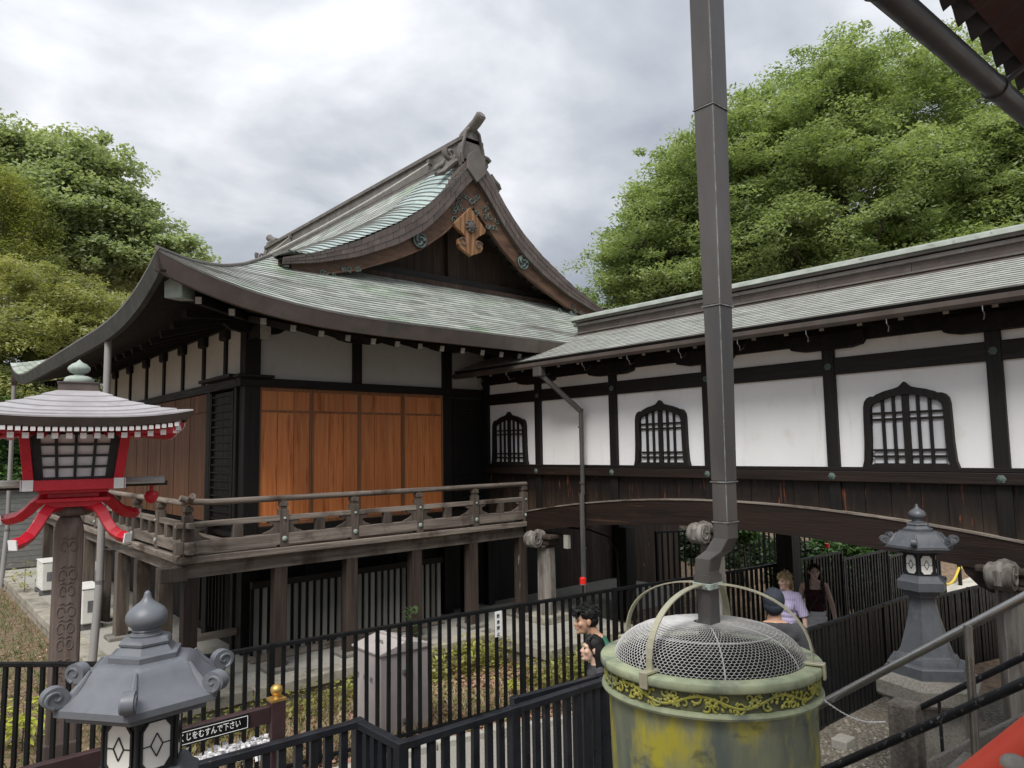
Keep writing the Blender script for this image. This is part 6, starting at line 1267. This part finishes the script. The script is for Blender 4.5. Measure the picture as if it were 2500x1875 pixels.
# ================================================================== people
def remesh(o, vox, it=3):
    r = o.modifiers.new('remesh', 'REMESH'); r.mode = 'VOXEL'; r.voxel_size = vox; r.use_smooth_shade = True
    s = o.modifiers.new('smooth', 'SMOOTH'); s.factor = .5; s.iterations = it
def capsule(m, p, q, r0, r1=None, flat=None):
    r1 = r0 if r1 is None else r1; p = Vector(p); q = Vector(q); m.tube([p, p.lerp(q,.5), q], [r0, (r0+r1)/2, r1], 14); m.ball(p, r0, 14, 9); m.ball(q, r1, 14, 9)
def person(label, loc, face, H, skin, head=(0,0), build=1.0, arms=((.16,.0),(.16,.0)), lean=0.0, bust=0.0):
    """face: world angle the body faces; head: (yaw, pitch) relative to the body; arms: (sideways, forward) offset of each hand"""
    t = thing('person', label, 'person', loc, rad(face-90)); s = H/1.72; b = build
    def P(x, y, z): return Vector((x*s, y*s+lean*max(0, z-.9)*s, z*s))
    m = MB()
    for q in (-1, 1):
        capsule(m, P(q*.09,0,.87), P(q*.095,.012,.49), .083*s*b, .055*s); capsule(m, P(q*.095,.012,.49), P(q*.10,-.02,.09), .052*s, .036*s); capsule(m, P(q*.10,-.03,.045), P(q*.115,.13,.03), .038*s, .03*s)
        sx, fw = arms[0 if q < 0 else 1]; sh = P(q*.175*b,-.005,1.40); el = P(q*(.195*b+sx*.35),-.02+fw*.3,1.11); wr = P(q*(.19*b+sx*.55), .03+fw, .87)
        capsule(m, sh, el, .047*s*b, .037*s); capsule(m, el, wr, .036*s, .026*s)
        pm = wr+(wr-el).normalized()*.05*s; capsule(m, wr, pm, .026*s, .03*s)
        for f in range(4): o_ = Vector(((f-1.5)*.006*s, (f-1.5)*.017*s, 0)); tip = pm+o_*1.1+Vector((-q*.012,.012,-.085+.008*abs(f-1.3)))*s; capsule(m, pm+o_*.9, (pm+o_).lerp(tip,.55)+Vector((q*.004,0,0)), .0092*s, .0085*s); capsule(m, (pm+o_).lerp(tip,.55)+Vector((q*.004,0,0)), tip, .0085*s, .007*s)
        capsule(m, wr+Vector((0,.022,-.02))*s, wr+Vector((-q*.006,.05,-.065))*s, .0105*s, .0085*s)
    for z, w, d, y in ((.90,.155,.105,0),(.98,.150,.10,0),(1.06,.135,.092,.0),(1.14,.138,.094,.002),(1.22,.150,.102,.006),(1.30,.160,.106,.006),(1.37,.165,.096,.0),(1.42,.135,.075,-.008)): m.ball(P(0,y,z), (w*s*b, d*s*b, .075*s), 16, 10)
    for q in (-1, 1): m.ball(P(q*.155*b,-.005,1.395), .058*s*b, 12, 8)
    if bust:
        for q in (-1, 1): m.ball(P(q*.068,.075,1.26), .062*s*bust, 12, 8)
    hc = P(0,.025,1.605); Rm = Matrix.Rotation(rad(head[0]), 3, 'Z') @ Matrix.Rotation(rad(head[1]), 3, 'X')
    def Hd(x, y, z): return hc+Rm @ Vector((x*s, y*s, z*s))
    capsule(m, P(0,-.012,1.42), hc.lerp(P(0,-.012,1.42),.35), .056*s, .052*s)
    def hb(c, r, k=14): 
        q = MB(); q.ball((0,0,0), [v*s for v in r], k, 10); m.add([Hd(*c)+Rm @ Vector(v) for v in q.v], q.f)
    hb((0,-.014,.03),(.073,.092,.086)); hb((0,.024,-.02),(.060,.066,.085)); hb((0,.036,-.08),(.044,.046,.036)); hb((0,.074,-.098),(.020,.018,.017))
    capsule(m, Hd(0,.083,.008), Hd(0,.104,-.030), .008*s, .0125*s); capsule(m, Hd(-.012,.092,-.036), Hd(.012,.092,-.036), .008*s, .008*s); capsule(m, Hd(-.036,.074,.022), Hd(.036,.074,.022), .013*s, .013*s)
    hb((0,.084,-.062),(.023,.012,.011))
    for q in (-1, 1): hb((q*.036,.058,-.022),(.026,.028,.026)); hb((q*.074,-.008,-.006),(.011,.021,.033))
    body = obj('body', m, skin, t, smooth=True, local=True); remesh(body, .0085, 2)
    for q in (-1, 1):
        e = MB(); e.ball(Hd(q*.031,.0795,.003), (.0125*s,.0075*s,.006*s), 10, 6); obj('eye', e, 'hair_black', t, local=True)
        e = MB(); e.tube([Hd(q*.015,.088,.020), Hd(q*.034,.086,.026), Hd(q*.054,.072,.020)], [.0035*s,.004*s,.002*s], 5); obj('eyebrow', e, 'hair_black' if skin != 'skin_light' else 'hair_blond', t, local=True)
    lp = MB()
    for zo, rz in ((-.057,.0045),(-.066,.0055)): q = MB(); q.ball((0,0,0), (.021*s,.009*s,rz*s), 10, 6); lp.add([Hd(0,.0915,zo)+Rm @ Vector(v) for v in q.v], q.f)
    obj('lips', lp, 'lip', t, local=True)
    return t, P, Hd, Rm, s
def hair_cap(m, Hd, Rm, s, front=.035, low=-.05):      # close cap that leaves the face free
    for (c, r) in (((0,-.022,.036),(.080,.096,.088)), ((0,-.040,-.01),(.077,.076,.085))):
        q = MB(); q.ball((0,0,0), [v*s for v in r], 16, 12); vs = []
        for v in q.v: vs.append(Hd(*c)+Rm @ Vector(v))
        m.add(vs, q.f)
def tufts(m, Hd, Rm, s, n, ln, r=.007, zlo=.02, fr=.09, curl=.5):
    for i in range(n):
        a = RNG.uniform(0,6.28); e = RNG.uniform(.15,1.5); d = Vector((math.cos(a)*math.cos(e)*.8, math.sin(a)*math.cos(e), math.sin(e)))
        c = Vector((d.x*.082, d.y*.098-.018, .03+d.z*.090)); 
        if c.z < zlo and c.y > -.01: continue
        g = Vector((d.x+RNG.normal(0,curl), d.y+RNG.normal(0,curl)+.25, d.z*.4-.35+RNG.normal(0,curl*.6))).normalized()*ln*RNG.uniform(.5,1.2); p1 = c+g*.5+Vector((0,0,.008)); p2 = c+g
        m.tube([Hd(*c), Hd(*p1), Hd(*p2)], [r*s, r*.9*s, r*.25*s], 5)
def torso_cloth(P, s, b, inf, z0, z1, sleeve=0, arms=((.16,0),(.16,0)), bust=0, neck=True):
    m = MB()
    for z, w, d, y in ((.86,.160,.112,0),(.90,.157,.107,0),(.98,.152,.102,0),(1.06,.140,.096,.0),(1.14,.142,.097,.002),(1.22,.152,.104,.006),(1.30,.161,.107,.006),(1.37,.166,.097,.0),(1.415,.135,.076,-.008)):
        if z0 <= z <= z1: m.ball(P(0,y,z), ((w+inf)*s*b, (d+inf)*s*b, .075*s), 18, 10)
    if bust:
        for q in (-1, 1): m.ball(P(q*.068,.075,1.26), .062*s*bust+inf*s, 12, 8)
    if sleeve:
        for q in (-1, 1):
            m.ball(P(q*.155*b,-.005,1.395), (.058*b+inf)*s, 12, 8)
            sx, fw = arms[0 if q < 0 else 1]; sh = P(q*.175*b,-.005,1.40); el = P(q*(.195*b+sx*.35),-.02+fw*.3,1.11); e2 = sh.lerp(el, sleeve); m.tube([sh, sh.lerp(e2,.5), e2], [(.05*b+inf)*s, (.052+inf)*s, (.056+inf)*s], 14); m.ball(sh, (.05*b+inf)*s, 12, 8)
    return m
def trousers(P, s, b, inf, zk):
    m = MB()
    for z, w, d in ((.86,.160,.115),(.92,.156,.11),(.99,.148,.104)): m.ball(P(0,0,z), ((w+inf)*s*b, (d+inf)*s*b, .06*s), 18, 10)
    for q in (-1, 1):
        a = P(q*.09,0,.87); k = P(q*.095,.012,.49); an = P(q*.10,-.02,.09)
        if zk > .5: e = a.lerp(k, (.87-zk)/.38); m.tube([a, a.lerp(e,.5), e], [(.088*b+inf)*s, (.09+inf)*s, (.09+inf)*s], 14)
        else: m.tube([a, k, k.lerp(an,.5), an], [(.088*b+inf)*s, (.065+inf)*s, (.055+inf)*s, (.05+inf)*s], 14)
    return m
# young man in green, facing left
t, P, Hd, Rm, s = person('young man with curly black hair and green T-shirt on the path', (5.05,4.37,path_z(4.85)), 150, 1.78, 'skin_tan', (-2,-2), 1.02, ((.1,.05),(.1,.1)), .36)
o = obj('shirt', torso_cloth(P, s, 1.02, .013, .85, 1.42, .75, ((.1,.05),(.1,.1))), 'cloth_green', t, local=True); remesh(o, .012)
o = obj('trousers', trousers(P, s, 1.02, .012, .1), 'cloth_dark', t, local=True); remesh(o, .014)
h = MB(); 
for (c, r) in (((0,-.024,.048),(.084,.094,.084)), ((0,-.045,.0),(.078,.068,.07))): q = MB(); q.ball((0,0,0), [v*s for v in r], 16, 12); h.add([Hd(*c)+Rm @ Vector(v) for v in q.v], q.f)
tufts(h, Hd, Rm, s, 420, .04, .0075, .035, curl=.6); 
for i in range(60): x = RNG.uniform(-.06,.06); h.tube([Hd(x,.055,.095), Hd(x*1.15+RNG.normal(0,.01),.094,.088), Hd(x*1.15+RNG.normal(0,.014),.100,.045+RNG.uniform(-.012,.02))], [.008*s,.008*s,.003*s], 5)
obj('hair', h, 'hair_black', t, local=True, smooth=True)
# girl with a white flower in her hair
t, P, Hd, Rm, s = person('young woman with long black hair and a white flower beside the tub', (4.69,4.26,path_z(4.64)), 146, 1.59, 'skin_light', (0,8), .88, ((.08,.05),(.08,.05)), .06, .9)
o = obj('shirt', torso_cloth(P, s, .88, .012, .85, 1.42, .8, ((.08,.05),(.08,.05)), .9), 'cloth_dark', t, local=True); remesh(o, .012)
o = obj('trousers', trousers(P, s, .9, .01, .1), 'cloth_dark', t, local=True); remesh(o, .014)
h = MB(); hair_cap(h, Hd, Rm, s)
def long_hair(h, Hd, P, s, n, ln, back=.0, r=.008):
    for i in range(n):
        a = RNG.uniform(-1.75,1.75); x = math.sin(a)*.083; y = -.026-math.cos(a)*.086; top = Hd(x*.35, y*.35+.005, .122+RNG.uniform(-.004,.004)); mid = Hd(x, y, .03+RNG.uniform(-.01,.01)); lo = Hd(x*1.02, y*1.0-.005, -.06); L_ = ln*RNG.uniform(.7,1.05)
        e = Vector((lo.x*1.15+RNG.normal(0,.006), min(lo.y, P(0,-.06,1.4).y-.02)-.015+RNG.normal(0,.008) if abs(a) < 1.2 else lo.y-.01, lo.z-L_)); h.tube([top, mid, lo, lo.lerp(e,.5)+Vector((0,-.012,0)), e], [r*.7*s, r*s, r*s, r*.9*s, r*.3*s], 5)
long_hair(h, Hd, P, s, 230, .34)
for i in range(70): x = RNG.uniform(-.07,.07); h.tube([Hd(x*.5,.02,.122), Hd(x,.062,.085), Hd(x*1.25,.058 if abs(x)>.03 else .07,.055), Hd(math.copysign(.083,x),.01,-.02)], [.007*s]*3+[.004*s], 5)
obj('hair', h, 'hair_black', t, local=True, smooth=True)
fl = MB(); c = Hd(.072,-.075,.055) if False else Hd(-.0,-.115,.06)
c = Hd(.070,-.070,.050)
for side in (1,):
    for k in range(6): a = k*1.047; q = MB(); q.ball((0,0,0),(.006,.014,.014),8,6); fl.add([c+Vector((.008,math.cos(a)*.016,math.sin(a)*.016))+Vector(v) for v in q.v], q.f)
obj('hair_flower', fl, 'sign_white', t, local=True, smooth=True)
# man in a dark cap seen from behind
t, P, Hd, Rm, s = person('man in a black baseball cap seen from behind the net dome', (5.97,3.33,.08), 35, 1.83, 'skin_tan', (-12,4), 1.05)
o = obj('shirt', torso_cloth(P, s, 1.05, .016, .85, 1.42, .6), 'cloth_dark', t, local=True); remesh(o, .013)
o = obj('trousers', trousers(P, s, 1.05, .012, .1), 'cloth_dark', t, local=True); remesh(o, .014)
c = MB()
q = MB(); q.ball((0,0,0), [v*s for v in (.088,.108,.10)], 20, 14); q.v = [(x,y,max(z,-.028*s)) for x,y,z in q.v]; c.add([Hd(0,-.012,.045)+Rm @ Vector(v) for v in q.v], q.f)
q = MB(); q.ball((0,0,0), [v*s for v in (.080,.070,.075)], 20, 14); c.add([Hd(0,-.048,.0)+Rm @ Vector(v) for v in q.v], q.f)
br = MB(); br.prism([(-.07,.06),(-.072,.11),(-.05,.155),(0,.17),(.05,.155),(.072,.11),(.07,.06)], lambda a,b,k: Hd(a, b, .035+.006*k-.25*(b-.06)*.25)); c.add(br.v, br.f)
obj('cap', c, 'cap_navy', t, local=True, smooth=True); obj('cap_button', MB().ball(Hd(0,-.012,.146), .008*s, 8, 6), 'cap_navy', t, local=True)
# woman in a lilac striped shirt
t, P, Hd, Rm, s = person('blonde woman in lilac striped shirt walking under the bridge', (9.80,5.28,path_z(9.8)), 190, 1.69, 'skin_light', (-22,2), .9, ((.2,.04),(.2,.0)), .02, 1.0)
o = obj('shirt', torso_cloth(P, s, .92, .016, .85, 1.42, .95, ((.2,.04),(.2,.0)), 1.0), 'cloth_lilac', t, local=True); remesh(o, .011)
cl = MB()
for q in (-1,1): cl.add([P(q*.015,.085,1.36),P(q*.085,.065,1.385),P(q*.078,.02,1.47),P(q*.045,.05,1.465)], [(0,1,2,3)])
obj('collar', cl, 'cloth_lilac', t, local=True)
o = obj('trousers', trousers(P, s, 1.0, .012, .1), 'cloth_white', t, local=True); remesh(o, .014)
h = MB(); hair_cap(h, Hd, Rm, s); tufts(h, Hd, Rm, s, 160, .05, .007, .03, curl=.3)
for i in range(90): a = RNG.uniform(-1.2,1.2); x = math.sin(a)*.082; h.tube([Hd(x*.9,-.05,.07), Hd(x,-.09,.0), Hd(x*.7,-.115,-.06), Hd(x*.6+RNG.normal(0,.012),-.125,-.12+RNG.uniform(-.03,.02))], [.008*s]*3+[.003*s], 5)
for i in range(50): x = RNG.uniform(-.07,.07); h.tube([Hd(x*.4,.03,.118), Hd(x,.066,.088), Hd(math.copysign(.076,x),.04,.04), Hd(math.copysign(.083,x),-.01,.0)], [.007*s]*3+[.004*s], 5)
obj('hair', h, 'hair_blond', t, local=True, smooth=True)
# young woman in a maroon top
t, P, Hd, Rm, s = person('long-haired young woman in maroon sleeveless top and white shorts under the bridge', (10.70,5.30,path_z(10.7)), 212, 1.72, 'skin_pale', (8,3), .90, ((.18,.02),(.18,-.02)), 0, .95)
o = obj('top', torso_cloth(P, s, .92, .010, .97, 1.31, 0, bust=.95), 'cloth_maroon', t, local=True); remesh(o, .011)
sp = MB()
for q in (-1,1): sp.tube([P(q*.10,.085,1.28),P(q*.118,.06,1.38),P(q*.12,0,1.455),P(q*.115,-.07,1.36)], [.026*s,.022*s,.022*s,.026*s], 8)
obj('strap', sp, 'cloth_maroon', t, local=True, smooth=True)
o = obj('shorts', trousers(P, s, .95, .016, .68), 'cloth_white', t, local=True); remesh(o, .012)
be = MB(); be.lathe([(.150*s,0),(.152*s,.03*s)], 24, cap=False); be.v = [(x, y*.72, z+1.0*s) for x,y,z in be.v]; obj('belt', be, 'cloth_white', t, local=True)
o = obj('bag_strap', MB().tube([P(-.10,.03,1.45),P(.0,.14,1.2),P(.12,.115,1.0),P(.17,.05,.85)], .010*s, 6), 'cloth_dark', t, local=True)
h = MB(); hair_cap(h, Hd, Rm, s); long_hair(h, Hd, P, s, 170, .30)
for q in (-1,1):
    for i in range(60): x = RNG.uniform(.005,.06); h.tube([Hd(q*x*.4,.03,.120), Hd(q*(x+.018),.064,.080), Hd(q*.078,.045,.02), Hd(q*.084,.03,-.07), P(q*RNG.uniform(.085,.12),.105+RNG.normal(0,.01),1.40), P(q*RNG.uniform(.085,.12),.13,1.20+RNG.uniform(-.05,.06))], [.007*s]*5+[.003*s], 5)
obj('hair', h, 'hair_brown', t, local=True, smooth=True)
print('objects', len(bpy.data.objects), 'tris', sum(len(m.loops)-2*len(m.polygons) for m in bpy.data.meshes))
